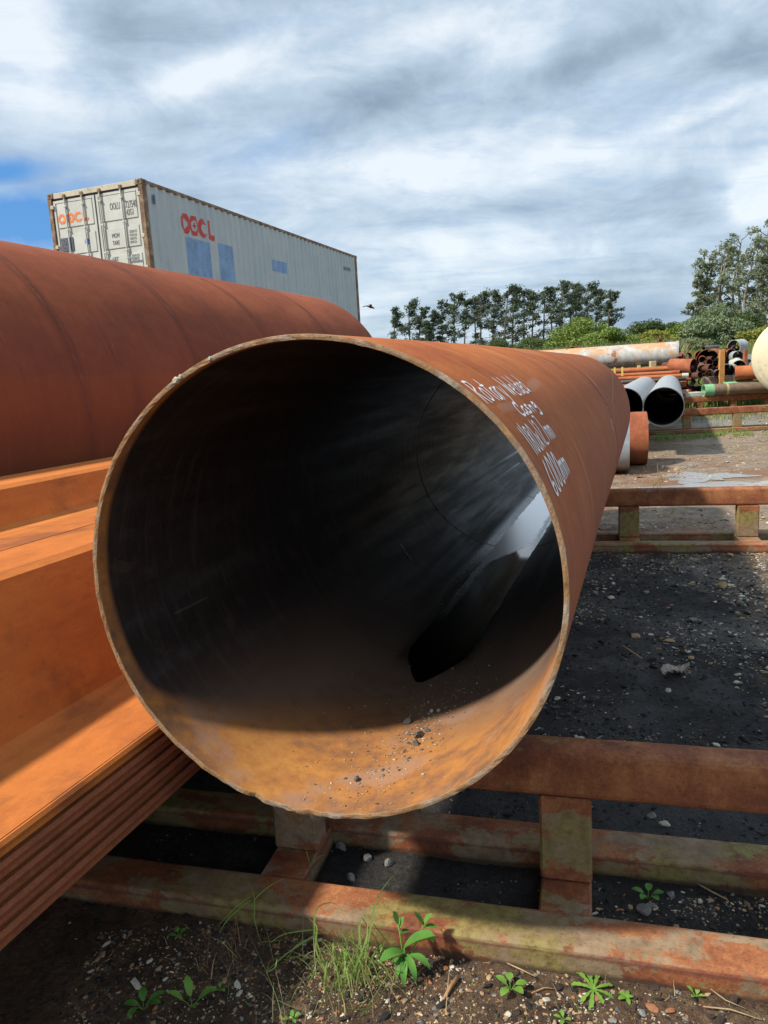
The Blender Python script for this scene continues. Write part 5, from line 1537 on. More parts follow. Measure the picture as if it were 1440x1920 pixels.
def make_tree(name, loc, h, seed, kind, label, cat, group, leafmat, barkmat, wid=1.0):
    rng = np.random.default_rng(seed); rr = random.Random(seed)
    root = empty(name, loc, 0)
    tag(root, label, cat, group)
    tr = MB(); clumps = []
    lean = rr.uniform(0.0, 0.10)
    if kind == 'pine':
        n = 9
        bend = [rr.uniform(-0.25, 0.25) for _ in range(3)]
        def tp(t): return Vector((h * lean * t * t + bend[0] * sin(t * 5) * 0.6, bend[1] * sin(t * 4), h * t))
        tr.sweep([tp(k / n) for k in range(n + 1)], [0.20 * (1 - 0.8 * k / n) * h / 13 + 0.02 for k in range(n + 1)], 6)
        nb = rr.randint(20, 28)
        for k in range(nb):
            t = 0.22 + 0.78 * (k + rr.uniform(-0.3, 0.6)) / nb
            t = min(t, 0.985)
            a = rr.uniform(0, 2 * pi)
            L = h * wid * (0.19 if t < 0.7 else 0.15) * rr.uniform(0.45, 1.25) * (1 - 0.45 * max(0, t - 0.75) / 0.25)
            p0 = tp(t); d = Vector((cos(a) + 0.45, sin(a) * 0.6, rr.uniform(0.05, 0.5)))
            p1 = p0 + d * L * 0.55; p2 = p1 + Vector((cos(a) * 0.5 + 0.6, sin(a) * 0.4, rr.uniform(0.0, 0.35))) * L * 0.5
            tr.sweep([p0, p1, p2], [0.055, 0.035, 0.012], 4)
            if t < 0.55 and rr.random() < 0.40: continue
            for q, w in ((p2, 1.0), (p1.lerp(p2, 0.4), 0.7), (p1, 0.35)):
                s = h * 0.042 * rr.uniform(0.5, 1.45)
                clumps.append((q.x + s * 0.3, q.y, q.z + s * 0.25, s * 1.7, s * 1.2, s * 1.0, w))
        top = tp(1.0)
        for _ in range(3):
            clumps.append((top.x + rr.uniform(-0.5, 1.1), top.y, top.z - rr.uniform(0.0, 1.0), 0.8 * wid, 0.7, 0.38, 1.3))
        V, F = leaf_cloud(clumps, 50, 0.21, rng, 0.2, 2.6, (0.8, 0, 0.5), 0.0)
    elif kind == 'gum':
        stems = rr.randint(2, 3)
        for s_ in range(stems):
            bx_, by_ = rr.uniform(-0.9, 0.9) * wid, rr.uniform(-0.6, 0.6)
            hh = h * rr.uniform(0.86, 1.0) if s_ else h
            ln = rr.uniform(-0.07, 0.10)
            def tp(t): return Vector((bx_ + hh * ln * t + 0.35 * sin(t * 6 + s_), by_ + 0.3 * sin(t * 5), hh * t))
            n = 10
            tr.sweep([tp(k / n) for k in range(n + 1)], [0.17 * (1 - 0.85 * k / n) + 0.02 for k in range(n + 1)], 6)
            nb = 24
            for k in range(nb):
                t = 0.20 + 0.80 * (k + rr.random()) / nb; t = min(t, 0.99)
                a = rr.uniform(0, 2 * pi)
                L = h * wid * 0.17 * rr.uniform(0.4, 1.15)
                p0 = tp(t); p1 = p0 + Vector((cos(a), sin(a) * 0.8, 0.75)) * L * 0.6; p2 = p1 + Vector((cos(a), sin(a) * 0.8, 0.35)) * L * 0.5
                tr.sweep([p0, p1, p2], [0.05, 0.03, 0.01], 4)
                for q, w in ((p2, 1.0), (p1, 0.5)):
                    s = h * 0.038 * rr.uniform(0.5, 1.4)
                    clumps.append((q.x, q.y, q.z, s * 1.4, s * 1.2, s * 0.85, w))
        V, F = leaf_cloud(clumps, 40, 0.145, rng, 0.0, 2.4, (0.3, 0, -0.4), 0.05)
    else:
        n = 5
        tr.sweep([(0, 0, -0.1), (0.05, 0, h * 0.3), (0.0, 0.05, h * 0.6)], [0.10, 0.07, 0.03], 6)
        W = h * wid
        for k in range(26):
            a = rr.uniform(0, 2 * pi); e = rr.uniform(-0.1, 1.0) ** 1.0
            rad = sqrt(max(0.05, 1 - e * e)) * rr.uniform(0.45, 0.95)
            q = Vector((cos(a) * W * rad, sin(a) * W * 0.7 * rad, h * (0.22 + 0.62 * e)))
            tr.sweep([(0, 0, h * 0.15), tuple(q * 0.55 + Vector((0, 0, h * 0.1))), tuple(q)], [0.04, 0.025, 0.01], 4)
            s = h * rr.uniform(0.13, 0.24)
            clumps.append((q.x, q.y, q.z, s * 1.25, s * 1.2, s * 0.85, (s / h / 0.18) ** 2))
        clumps.append((0, 0, h * 0.35, W * 0.75, W * 0.5, h * 0.3, 4))
        wnd = (0.6, 0, 0.5) if kind == 'willow' else (0, 0, 0.3)
        lf = 0.075 + 0.010 * h
        V, F = leaf_cloud(clumps, 420, lf, rng, 0.0, 2.4 if kind in ('willow', 'flax') else 1.5, wnd, 0.3)
    tr.build('trunk', barkmat, root)
    np_mesh('crown', V, F, leafmat, parent=root)
    return root
def hill(azd, dist):
    p = polar(azd, dist); return gz(p.x, p.y)
pines = [(1.44, 584), (2.61, 575), (3.25, 578), (3.93, 608), (4.45, 590), (5.09, 567), (5.93, 564), (6.72, 568), (7.52, 561), (7.99, 560), (8.82, 550), (9.64, 547), (10.19, 553),
         (11.0, 546), (11.7, 561), (12.47, 549), (13.04, 546), (13.69, 546), (14.3, 549), (14.78, 541), (15.5, 550), (16.2, 551), (16.9, 560)]
PD = 150.0
pine_words = ['leftmost', 'second', 'third', 'short fourth', 'thin fifth', 'sixth', 'seventh', 'eighth', 'ninth', 'tenth', 'eleventh', 'twelfth', 'thirteenth', 'fourteenth', 'fifteenth', 'sixteenth',
              'seventeenth', 'eighteenth', 'nineteenth', 'tallest, fourth from the right end', 'third from the right end', 'second from the right end', 'rightmost']
for k, (a, ty) in enumerate(pines):
    x_px = 720 + (a - 0.95) / 27 * 740
    hor = 708 - 0.059 * (x_px - 705)
    d = PD + (k * 37 % 11) - 5
    z0 = hill(a, d)
    h = CAM_Z + (hor - ty) / 1401 * d * 1.0 - z0
    h *= 1 + 0.05 * sin(k * 2.3)
    lb = 'tall dark wind-bent pine in the far row, %s one%s' % (pine_words[k], ' from the left' if k < 19 else '')
    make_tree('pine_tree', polar(a, d, z0 - 0.2), h, 300 + k, 'pine', lb, 'pine tree', 'row of tall pines on the horizon', M_PINE, M_BARK, 0.82 if k > 4 else 0.72)
# dark scrub at the feet of the pines
for k in range(15):
    a = 1.4 + 1.12 * k; d = 138 + (k * 13 % 7)
    z0 = hill(a, d); hh = 2.6 + 0.17 * k + (k * 7 % 5) * 0.38
    make_tree('bush', polar(a, d, z0 - 0.3), hh, 500 + k, 'bush', 'dark green shrub at the foot of the pine row, number %s from the left' %
              ['one', 'two', 'three', 'four', 'five', 'six', 'seven', 'eight', 'nine', 'ten', 'eleven', 'twelve', 'thirteen', 'fourteen', 'fifteen'][k],
              'bush', 'dark shrubs under the pines', M_BUSHDK, M_BARK, 0.62)
def top_h(a, d, ty):
    x_px = 720 + (a - 0.95) / 27 * 740
    return CAM_Z + (708 - 0.059 * (x_px - 705) - ty) / 1401 * d - hill(a, d)
gums = [(22.7, 74, 578, 0.9, 'leaning low gum tree at the left edge of the tall grove'), (23.5, 84, 505, 0.58, 'tall gum tree with pale trunks, left one of the grove on the right'),
        (24.5, 90, 488, 0.58, 'tall gum tree with pale trunks, second from the left in the grove'), (25.6, 86, 478, 0.60, 'broad gum tree in the middle of the grove'),
        (26.5, 82, 470, 0.60, 'tallest rounded gum tree near the right edge of the picture'), (27.5, 88, 480, 0.7, 'gum tree cut off by the right edge of the picture'), (28.8, 80, 485, 0.8, 'gum tree beyond the right edge of the grove')]
for k, (a, d, h, w, lb) in enumerate(gums):
    z0 = hill(a, d)
    make_tree('gum_tree', polar(a, d, z0 - 0.2), top_h(a, d, h), 700 + k, 'gum', lb, 'gum tree', 'grove of tall gum trees', M_GUM, M_GUMBARK, w)
bushes = [(13.0, 62, 628, 1.3, 'bush', M_BUSHDK, 'low dark bush left of the bright green one'),
          (15.3, 60, 597, 0.85, 'bush', M_BUSH, 'big bright green rounded bush below the right end of the pine row'),
          (16.9, 58, 614, 1.0, 'bush', M_BUSH, 'bright green bush joined to the right of the biggest one'),
          (18.3, 60, 630, 1.3, 'bush', M_BUSHDK, 'darker green bush in the dip of the hedge'),
          (19.7, 64, 603, 0.9, 'bush', M_BUSHDK, 'dark domed bush behind the pale tank'),
          (20.2, 58, 620, 1.0, 'bush', M_YBUSH, 'yellow green bush in front of the dark domed one'),
          (20.9, 66, 608, 0.9, 'bush', M_BUSHDK, 'dark olive bush right of the domed one'),
          (21.9, 60, 609, 1.0, 'bush', M_BUSH, 'mid green bush left of the gum grove'),
          (23.0, 60, 600, 0.8, 'willow', M_WILLOW, 'silvery windblown willow bush before the gum grove, left one'),
          (24.6, 61, 578, 0.7, 'willow', M_WILLOW, 'silvery windblown willow bush before the gum grove, tallest one'),
          (25.7, 62, 590, 0.8, 'willow', M_BUSHDK, 'grey green bush at the foot of the gum trunks'),
          (26.6, 60, 614, 1.0, 'bush', M_YBUSH, 'yellow green bush at the right, just above the cream tank'),
          (28.0, 60, 602, 1.0, 'bush', M_YBUSH, 'yellow green bush at the far right edge'),
          (21.0, 55, 634, 1.4, 'willow', M_FLAX, 'pale tufted shrub left behind the tank flange'),
          (22.4, 55, 634, 1.4, 'willow', M_FLAX, 'pale tufted shrub behind the long grass')]
for k, (a, d, h, w, kd, m, lb) in enumerate(bushes):
    z0 = hill(a, d)
    make_tree('bush', polar(a, d, z0 - 0.15), max(0.9, top_h(a, d, h)), 900 + k, kd, lb, 'bush', 'hedge of bushes beyond the yard', m, M_BARK, w)

def blades(name, n, region, h0, h1, w0, mats, rng, lean=0.35, kind='stuff', label=None, clump=0.0, segs=1):
    """grass as single bent blades"""
    x, y = region(n, rng)
    z = ground_z(x, y)
    hh = rng.uniform(h0, h1, len(x)); a = rng.uniform(0, 2 * pi, len(x)); w = w0 * rng.uniform(0.6, 1.4, len(x))
    lx = np.cos(a) * lean * hh * rng.random(len(x)); ly = np.sin(a) * lean * hh * rng.random(len(x))
    b = rng.uniform(0, 2 * pi, len(x)); wx, wy = np.cos(b) * w / 2, np.sin(b) * w / 2
    base0 = np.stack([x - wx, y - wy, z], -1); base1 = np.stack([x + wx, y + wy, z], -1)
    m0 = np.stack([x - wx * 0.7 + lx * 0.4, y - wy * 0.7 + ly * 0.4, z + hh * 0.6], -1); m1 = np.stack([x + wx * 0.7 + lx * 0.4, y + wy * 0.7 + ly * 0.4, z + hh * 0.6], -1)
    t0 = np.stack([x + lx - wx * 0.1, y + ly, z + hh], -1); t1 = np.stack([x + lx + wx * 0.1, y + ly, z + hh], -1)
    V = np.stack([base0, base1, m1, m0, t1, t0], 1).reshape(-1, 3)
    i = np.arange(len(x)) * 6
    F = np.concatenate([np.stack([i, i + 1, i + 2, i + 3], -1), np.stack([i + 3, i + 2, i + 4, i + 5], -1)])
    mi = rng.integers(0, len(mats), len(x)); mi = np.concatenate([mi, mi])
    o = np_mesh(name, V, F, mats, mi)
    tag(o, label, kind=kind)
    return o
def reg_polar(a0, a1, d0, d1, patch=None):
    def f(n, rng):
        a = np.radians(rng.uniform(a0, a1, n)); d = np.sqrt(rng.uniform(d0 ** 2, d1 ** 2, n))
        x, y = np.sin(a) * d, np.cos(a) * d
        if patch is not None:
            k = fbm(x * patch[0] + 3.1, y * patch[0] + 7.7, 3) > patch[1]
            x, y = x[k], y[k]
        return x, y
    return f
rg = np.random.default_rng(77)
blades('field_grass', 60000, reg_polar(10, 33, 25.5, 58), 0.35, 0.85, 0.055, [M_FIELD, M_FIELD, M_BUSH, M_DRYGRASS], rg, 0.6, label='long green grass in the field beyond the yard')
blades('flax_grass', 9000, reg_polar(11, 22, 44, 54), 0.7, 1.6, 0.07, [M_FLAX, M_FLAX, M_DRYGRASS], rg, 0.7, label='pale tall flax-like grass along the hedge')
blades('yard_grass', 7000, reg_polar(14, 33, 18.3, 25.0, (0.7, 0.03)), 0.03, 0.13, 0.015, [M_FIELD, M_BUSH, M_DRYGRASS], rg, 0.7, label='short tufty grass among the far racks')
def reg_line(x0, y0, x1, y1, w, patch=None):
    def f(n, rng):
        t = rng.random(n); x = x0 + (x1 - x0) * t + rng.normal(0, w, n); y = y0 + (y1 - y0) * t + rng.normal(0, w, n)
        if patch is not None:
            k = fbm(x * patch[0] + 3.1, y * patch[0] + 7.7, 3) > patch[1]; x, y = x[k], y[k]
        return x, y
    return f
blades('yard_grass', 5200, reg_line(3.6, 15.2, 9.3, 14.9, 0.25, (1.3, 0.03)), 0.03, 0.12, 0.012, [M_WEED, M_GRASS, M_DRYGRASS], rg, 0.8, label='grass growing along the front of the nearer far rack')
blades('yard_grass', 1500, reg_line(2.5, 7.6, 7.0, 6.6, 0.35, (1.5, 0.06)), 0.02, 0.07, 0.006, [M_GRASS, M_DRYGRASS], rg, 0.8, label='sparse grass behind the second rack')

# ------------------------------------------------------------------ gravel
def gravel(name, n, region, s_med, spread, mats, weights, seed, label, keep=None):
    rng = np.random.default_rng(seed)
    x, y = region(n, rng)
    if keep is not None:
        k = keep(x, y, rng); x, y = x[k], y[k]
    z = ground_z(x, y); n = len(x)
    sz = np.minimum(s_med * np.exp(rng.normal(0, spread, n)), s_med * 4)
    mi = rng.choice(len(mats), n, p=weights)
    B = [lump(1, 0.8, 0.6, 60 + k, 1) for k in range(8)]
    nv, nf = len(B[0][0]), len(B[0][1])
    bi = rng.integers(0, 8, n)
    BV = np.stack([b[0] for b in B])[bi]; BF = B[0][1]
    a = rng.uniform(0, 2 * pi, n); c, s = np.cos(a)[:, None], np.sin(a)[:, None]
    asp = rng.uniform(0.55, 1.0, n)[:, None]; fl = rng.uniform(0.3, 0.7, n)[:, None]; tl = rng.normal(0, 0.2, n)[:, None]
    X = BV[:, :, 0]; Y = BV[:, :, 1] * asp; Z = BV[:, :, 2] * fl + X * tl
    Q = np.stack([X * c - Y * s, X * s + Y * c, Z], -1) * sz[:, None, None]
    Q += np.stack([x, y, z + sz * 0.12], -1)[:, None, :]
    F = (BF[None] + (np.arange(n) * nv)[:, None, None]).reshape(-1, 3)
    o = np_mesh(name, Q.reshape(-1, 3), F, mats, np.repeat(mi, nf))
    tag(o, label, kind='stuff')
    return o
def rect(x0, x1, y0, y1):
    return lambda n, rng: (rng.uniform(x0, x1, n), rng.uniform(y0, y1, n))
def patchy(sc, thr, soft=0.1):
    return lambda x, y, rng: (fbm(x * sc + 5.3, y * sc + 1.7, 4) + rng.normal(0, soft, len(x))) > thr
gravel('gravel', 15000, rect(-0.9, 1.25, 1.38, 1.95), 0.0036, 0.50, STONE, [0.16, 0.38, 0.22, 0.16, 0.08], 21, 'fine tan gravel in the brown soil at the front', patchy(3.0, 0.0, 0.12))
gravel('gravel', 1700, rect(-0.9, 1.3, 1.38, 1.93), 0.0070, 0.48, STONE, [0.20, 0.40, 0.16, 0.16, 0.08], 22, 'pebbles in the brown soil at the front', patchy(2.0, -0.02, 0.12))
gravel('gravel', 2600, rect(-1.2, 1.6, 1.9, 3.0), 0.0035, 0.50, STONE, [0.40, 0.14, 0.26, 0.05, 0.15], 23, 'sparse grit on the dark soil around the first rack', patchy(2.0, 0.03, 0.12))
gravel('gravel', 24000, rect(0.2, 3.4, 2.6, 6.1), 0.0062, 0.62, STONE, [0.40, 0.15, 0.27, 0.04, 0.14], 24, 'grit and small stones on the dark soil between the racks', patchy(1.6, 0.03, 0.12))
gravel('gravel', 12000, rect(0.9, 3.6, 2.8, 6.1), 0.0115, 0.50, STONE, [0.25, 0.32, 0.33, 0.06, 0.04], 25, 'pale stones in the sunlit strip between the racks',
       lambda x, y, rng: (x - 0.27 * y + fbm(x * 1.5, y * 1.5, 3) * 1.3 + rng.normal(0, 0.16, len(x))) > 1.0)
gravel('gravel', 20000, rect(1.2, 7.5, 6.3, 14.5), 0.0095, 0.60, STONE, [0.26, 0.34, 0.28, 0.09, 0.03], 26, 'pale stones on the brown track beyond the second rack',
       lambda x, y, rng: patchy(0.9, -0.02, 0.12)(x, y, rng) & ((((x - 4.45) / 1.15) ** 2 + ((y - 9.15) / 0.6) ** 2) > 1))
gravel('gravel', 2200, rect(1.2, 8.5, 6.6, 15.8), 0.026, 0.45, STONE, [0.28, 0.32, 0.32, 0.06, 0.02], 27, 'larger flat stones on the brown track',
       lambda x, y, rng: patchy(0.6, 0.0, 0.12)(x, y, rng) & ((((x - 4.45) / 1.3) ** 2 + ((y - 9.3) / 0.9) ** 2) > 1))
gravel('gravel', 5000, reg_polar(16, 33, 16, 24), 0.020, 0.5, STONE, [0.5, 0.12, 0.30, 0.03, 0.05], 28, 'grey crushed stone among the far racks', patchy(0.8, 0.0, 0.12))

M_SCLOD = plain('soil_clod', (0.040, 0.030, 0.024), 0.45, 60, 0.95, 0.5)
M_SCLOD2 = plain('soil_clod_black', (0.022, 0.020, 0.020), 0.4, 60, 0.95, 0.5)
gravel('soil_crumbs', 3200, rect(-1.0, 1.3, 1.38, 1.97), 0.0060, 0.55, [M_SCLOD, M_SCLOD2], [0.7, 0.3], 31, 'crumbs of brown soil at the front')
gravel('soil_crumbs', 2600, rect(-1.2, 1.6, 1.97, 3.0), 0.0060, 0.55, [M_SCLOD, M_SCLOD2], [0.2, 0.8], 32, 'crumbs of dark soil around the first rack')
gravel('soil_crumbs', 6000, rect(0.2, 3.4, 2.6, 6.1), 0.0085, 0.55, [M_SCLOD, M_SCLOD2], [0.3, 0.7], 33, 'crumbs of dark soil between the racks')
# single stones one can point at
SG = 'loose stones lying between the racks'
for k, (x, y, sz, m, fl, lb) in enumerate((
        (2.281, 4.937, 0.050, 1, 0.8, 'brown angular stone, the highest single one on the dark soil near the right edge'),
        (2.22, 4.521, 0.036, 0, 0.7, 'grey pointed stone at the edge of the sunlit gravel'),
        (1.816, 4.281, 0.034, 0, 0.55, 'grey rounded stone alone in the middle of the dark soil'),
        (1.76, 4.93, 0.038, 0, 0.45, 'flat grey stone in the upper part of the dark soil'),
        (1.42, 4.98, 0.030, 0, 0.6, 'grey pebble beside the big pipe, left end of a loose line'),
        (1.49, 4.83, 0.028, 2, 0.6, 'pale pebble second in the loose line beside the big pipe'),
        (1.395, 4.08, 0.042, 1, 0.3, 'flat tan stone sunk in the dark soil near the big pipe'),
        (1.56, 3.98, 0.034, 1, 0.35, 'flat tan stone right of its sunken neighbour'),
        (1.90, 3.55, 0.035, 2, 0.4, 'pale flat stone low in the sunlit gravel at the right edge'),
        (1.66, 3.40, 0.028, 2, 0.4, 'pale stone below and right of the dry leaf'),
        (1.31, 3.36, 0.022, 2, 0.5, 'small pale stone just below the dry leaf'),
        (0.87, 2.37, 0.024, 0, 0.4, 'flat grey stone seen below the top rail, left one of two'),
        (0.90, 2.325, 0.024, 2, 0.4, 'flat pale stone seen below the top rail, right one of two'),
        (0.680, 1.905, 0.026, 0, 0.7, 'pointed grey rock against the front bottom rail, right of the post'),
        (0.778, 1.955, 0.019, 0, 0.7, 'squarish grey stone behind the front rail beside the seedling'),
        (0.851, 1.931, 0.013, 2, 0.8, 'small pale stone right of the squarish grey one'),
        (-0.21, 2.277, 0.026, 0, 0.8, 'grey rock beside the left post, highest of the pile under the pipe'),
        (-0.066, 2.264, 0.020, 0, 0.7, 'grey rock of the pile under the pipe, farthest right'),
        (-0.12, 2.212, 0.020, 0, 0.7, 'grey rock in the middle of the pile under the pipe'),
        (-0.171, 2.120, 0.021, 0, 0.7, 'grey rock of the pile touching the front rail'),
        (-0.05, 2.179, 0.022, 0, 0.7, 'grey rock of the pile, lowest on the right'),
        (0.585, 1.575, 0.021, 3, 0.35, 'flat pinkish brown stone at the bottom edge, right of the rosette weed'),
        (0.619, 1.560, 0.016, 3, 0.35, 'flat brown stone joined to the pinkish one'),
        (0.555, 1.560, 0.013, 0, 0.6, 'grey pebble at the bottom edge left of the pinkish stone'),
        (0.045, 1.700, 0.014, 3, 0.5, 'rust red stone below the leafy plant'),
        (0.09, 1.74, 0.011, 3, 0.5, 'rust red stone near the small seedling'),
        (0.23, 1.58, 0.014, 2, 0.5, 'pale flat stone at the bottom edge in the middle'))):
    stone('stone', (x, y, gz(x, y) + sz * fl * 0.35), sz, 1000 + k, STONE[m], lb, 'stone', SG, rotz=k * 1.3, flat=fl)

# puddle behind the second rack
def puddle(cx, cy, rx, ry, seed, label):
    V = [(cx, cy, -0.004)]; n = 64; rr = np.random.default_rng(seed)
    for i in range(n):
        a = 2 * pi * i / n
        k = 1 + 0.30 * sin(3 * a + seed) + 0.18 * sin(7 * a + 2 * seed) + 0.10 * sin(13 * a)
        V.append((cx + rx * k * cos(a), cy + ry * k * sin(a), -0.004))
    o = MB().add(V, [(0, 1 + i, 1 + (i + 1) % n) for i in range(n)]).build('puddle', M_PUDDLE)
    tag(o, label, kind='structure')
puddle(4.45, 9.05, 1.05, 0.28, 1, 'muddy puddle reflecting the sky behind the second rack')
puddle(4.25, 9.85, 0.50, 0.42, 2, 'smaller muddy puddle behind the first one')

def reg_gauss(cx, cy, sx, sy):
    return lambda n, rng: (rng.normal(cx, sx, n), rng.normal(cy, sy, n))
blades('dry_grass', 80, reg_gauss(-0.16, 1.70, 0.10, 0.07), 0.02, 0.09, 0.0022, [M_DRYGRASS, M_STRAW], rg, 1.6, label='dead dry grass matted around the tuft')
blades('dry_grass', 220, rect(-0.85, 0.95, 1.45, 1.70), 0.006, 0.030, 0.0016, [M_DRYGRASS, M_STRAW, M_GRASS], rg, 1.8, label='short dead stems in the brown soil')
blades('dry_grass', 90, reg_gauss(-0.46, 1.86, 0.13, 0.06), 0.02, 0.09, 0.0018, [M_DRYGRASS, M_STICK], rg, 1.6, label='dead wispy stems in the shade at the left')
# ------------------------------------------------------------------ weeds in front
def leaf_strip(mb, base, direc, L, W, droop=0.4, curl=0.25, mi=0, n=7, tip=0.5, rise=0.5, shape='ovate', twist=0.0):
    """one bent leaf with a folded midrib"""
    d = Vector((direc[0], direc[1], 0)).normalized(); s = Vector((-d.y, d.x, 0))
    p = Vector(base); e = rise; V = []
    for k in range(n + 1):
        t = k / n
        if shape == 'ovate': w = W * sin(pi * min(1, t * 0.93 + 0.06)) ** 0.75
        elif shape == 'lobed': w = W * (0.25 + 0.75 * t) * (1 - max(0, t - 0.85) * 5.5) * (0.65 + 0.35 * (k % 2))
        else: w = W * (1 - t) ** 0.5 * (0.5 + min(0.5, t * 4))
        tw = s * cos(twist * t) + Vector((0, 0, 1)) * sin(twist * t)
        V += [tuple(p - tw * w / 2 + Vector((0, 0, w * curl))), tuple(p), tuple(p + tw * w / 2 + Vector((0, 0, w * curl)))]
        st = L / n
        p = p + d * st * cos(e) + Vector((0, 0, 1)) * st * sin(e)
        e -= droop * 2.4 / n
    F = []
    for k in range(n):
        F += [(3 * k, 3 * k + 1, 3 * k + 4, 3 * k + 3), (3 * k + 1, 3 * k + 2, 3 * k + 5, 3 * k + 4)]
    mb.add(V, F, mi, True)
def plant_root(name, x, y, label, cat, group=None):
    r = empty(name, (x, y, gz(x, y))); tag(r, label, cat, group); return r
# broad-leaved weed
bl = plant_root('broadleaf_weed', -0.015, 1.735, 'glossy broad-leaved weed growing beside the grass tuft against the rack', 'weed')
stems = []
for (ax_, ay_, hz_) in ((0.0, 0.0, 0.075), (-0.012, 0.02, 0.13), (0.055, 0.025, 0.12)):
    mb = MB(); mb.sweep([(0, 0, 0), (ax_ * 0.5, ay_ * 0.5, hz_ * 0.55), (ax_, ay_, hz_)], [0.0028, 0.0022, 0.0015], 6)
    mb.build('stem', M_WEED, bl)
LV = [((0.0, 0, 0.075), (1.0, -0.1), 0.095, 0.036, 0.40, 0.85), ((0, 0, 0.060), (-1.0, -0.55), 0.080, 0.034, 0.45, 0.55), ((0, 0, 0.05), (-0.5, -1), 0.070, 0.018, 0.75, 0.35),
      ((0, 0, 0.05), (-0.1, -1), 0.085, 0.020, 0.85, 0.35), ((0, 0, 0.055), (0.45, -1), 0.085, 0.020, 0.85, 0.35), ((0.01, 0, 0.05), (1, -0.6), 0.075, 0.022, 0.70, 0.5),
      ((-0.012, 0.02, 0.13), (-0.3, 0.2), 0.036, 0.020, 0.1, 1.3), ((-0.012, 0.02, 0.115), (0.5, 0.3), 0.034, 0.018, 0.2, 1.2), ((-0.010, 0.02, 0.10), (1, 0.0), 0.030, 0.016, 0.5, 0.7),
      ((0.055, 0.025, 0.12), (-0.6, 0.2), 0.042, 0.019, 0.15, 1.1), ((0.055, 0.025, 0.12), (0.7, 0.2), 0.036, 0.018, 0.2, 1.0), ((0.055, 0.025, 0.11), (1, -0.1), 0.040, 0.018, 0.45, 0.45),
      ((0.053, 0.02, 0.105), (0.6, -0.8), 0.045, 0.022, 0.5, 0.35), ((0.03, 0.01, 0.08), (0.9, 0.5), 0.045, 0.020, 0.5, 0.3), ((-0.005, 0, 0.03), (-0.9, 0.2), 0.035, 0.018, 0.4, 0.4)]
for b_, d_, L_, W_, dr, ri in LV:
    mb = MB(); leaf_strip(mb, b_, d_, L_, W_, dr, 0.18, rise=ri, n=9); mb.build('leaf', M_BROAD, bl)
def small_weed(x, y, n, L, W, label, shape='ovate', rise=0.5, seed=0, mat=None, stemh=0.0):
    r = plant_root('seedling', x, y, label, 'weed', 'small green weeds in the soil')
    rr = random.Random(seed)
    a0 = rr.uniform(0, 6.28)
    for k in range(n):
        a = a0 + 2 * pi * k / n + rr.uniform(-0.25, 0.25)
        l = L * rr.uniform(0.75, 1.15)
        if stemh > 0:
            h = stemh * rr.uniform(0.6, 1.1); tip = (cos(a) * h * 0.7, sin(a) * h * 0.7, h)
            mb = MB(); mb.sweep([(0, 0, 0), (tip[0] * 0.6, tip[1] * 0.6, tip[2] * 0.7), tip], [0.0013, 0.001, 0.0008], 5); mb.build('stem', M_WEED, r)
        else: tip = (0, 0, 0.004)
        mb = MB(); leaf_strip(mb, tip, (cos(a), sin(a)), l, W * rr.uniform(0.8, 1.1), 0.35, 0.12, rise=rise * rr.uniform(0.7, 1.3), n=8, shape=shape)
        mb.build('leaf', mat or M_WEED, r)
    return r
small_weed(0.456, 1.638, 9, 0.062, 0.020, 'flat rosette weed with toothed leaves in front of the bottom rail', 'lobed', 0.35, 1)
small_weed(0.530, 1.607, 5, 0.024, 0.012, 'tiny weed just below and right of the toothed rosette', 'ovate', 0.4, 2)
small_weed(0.250, 1.655, 5, 0.030, 0.021, 'light green round-leaved seedling midway along the bottom rail', 'ovate', 0.5, 3, stemh=0.022)
small_weed(0.166, 1.80, 3, 0.020, 0.010, 'tiny seedling at the foot of the bottom rail right of the glossy weed', 'ovate', 0.6, 4, stemh=0.010)
small_weed(0.705, 1.945, 5, 0.034, 0.020, 'green seedling growing behind the front rail between the stones', 'ovate', 0.5, 5, M_BROAD, stemh=0.030)
small_weed(-0.565, 1.665, 4, 0.050, 0.022, 'green seedling with two upright leaves near the lower left', 'ovate', 0.9, 6, stemh=0.030)
small_weed(-0.690, 1.665, 5, 0.042, 0.022, 'seedling at the bottom left, half in shade', 'ovate', 0.6, 7, M_BROAD, stemh=0.028)
small_weed(-0.505, 1.715, 3, 0.020, 0.012, 'tiny seedling in the soil left of the bent stalk', 'ovate', 0.6, 8, stemh=0.008)
small_weed(-0.43, 1.99, 4, 0.022, 0.013, 'dim seedling in the shade by the left end of the front rail', 'ovate', 0.6, 9, M_BROAD, stemh=0.012)
small_weed(-0.66, 1.90, 4, 0.022, 0.013, 'dim seedling in the deep shade at the left', 'ovate', 0.6, 10, M_BROAD, stemh=0.012)
small_weed(0.36, 1.555, 4, 0.018, 0.010, 'small weed at the bottom edge in the middle', 'ovate', 0.6, 11, stemh=0.008)
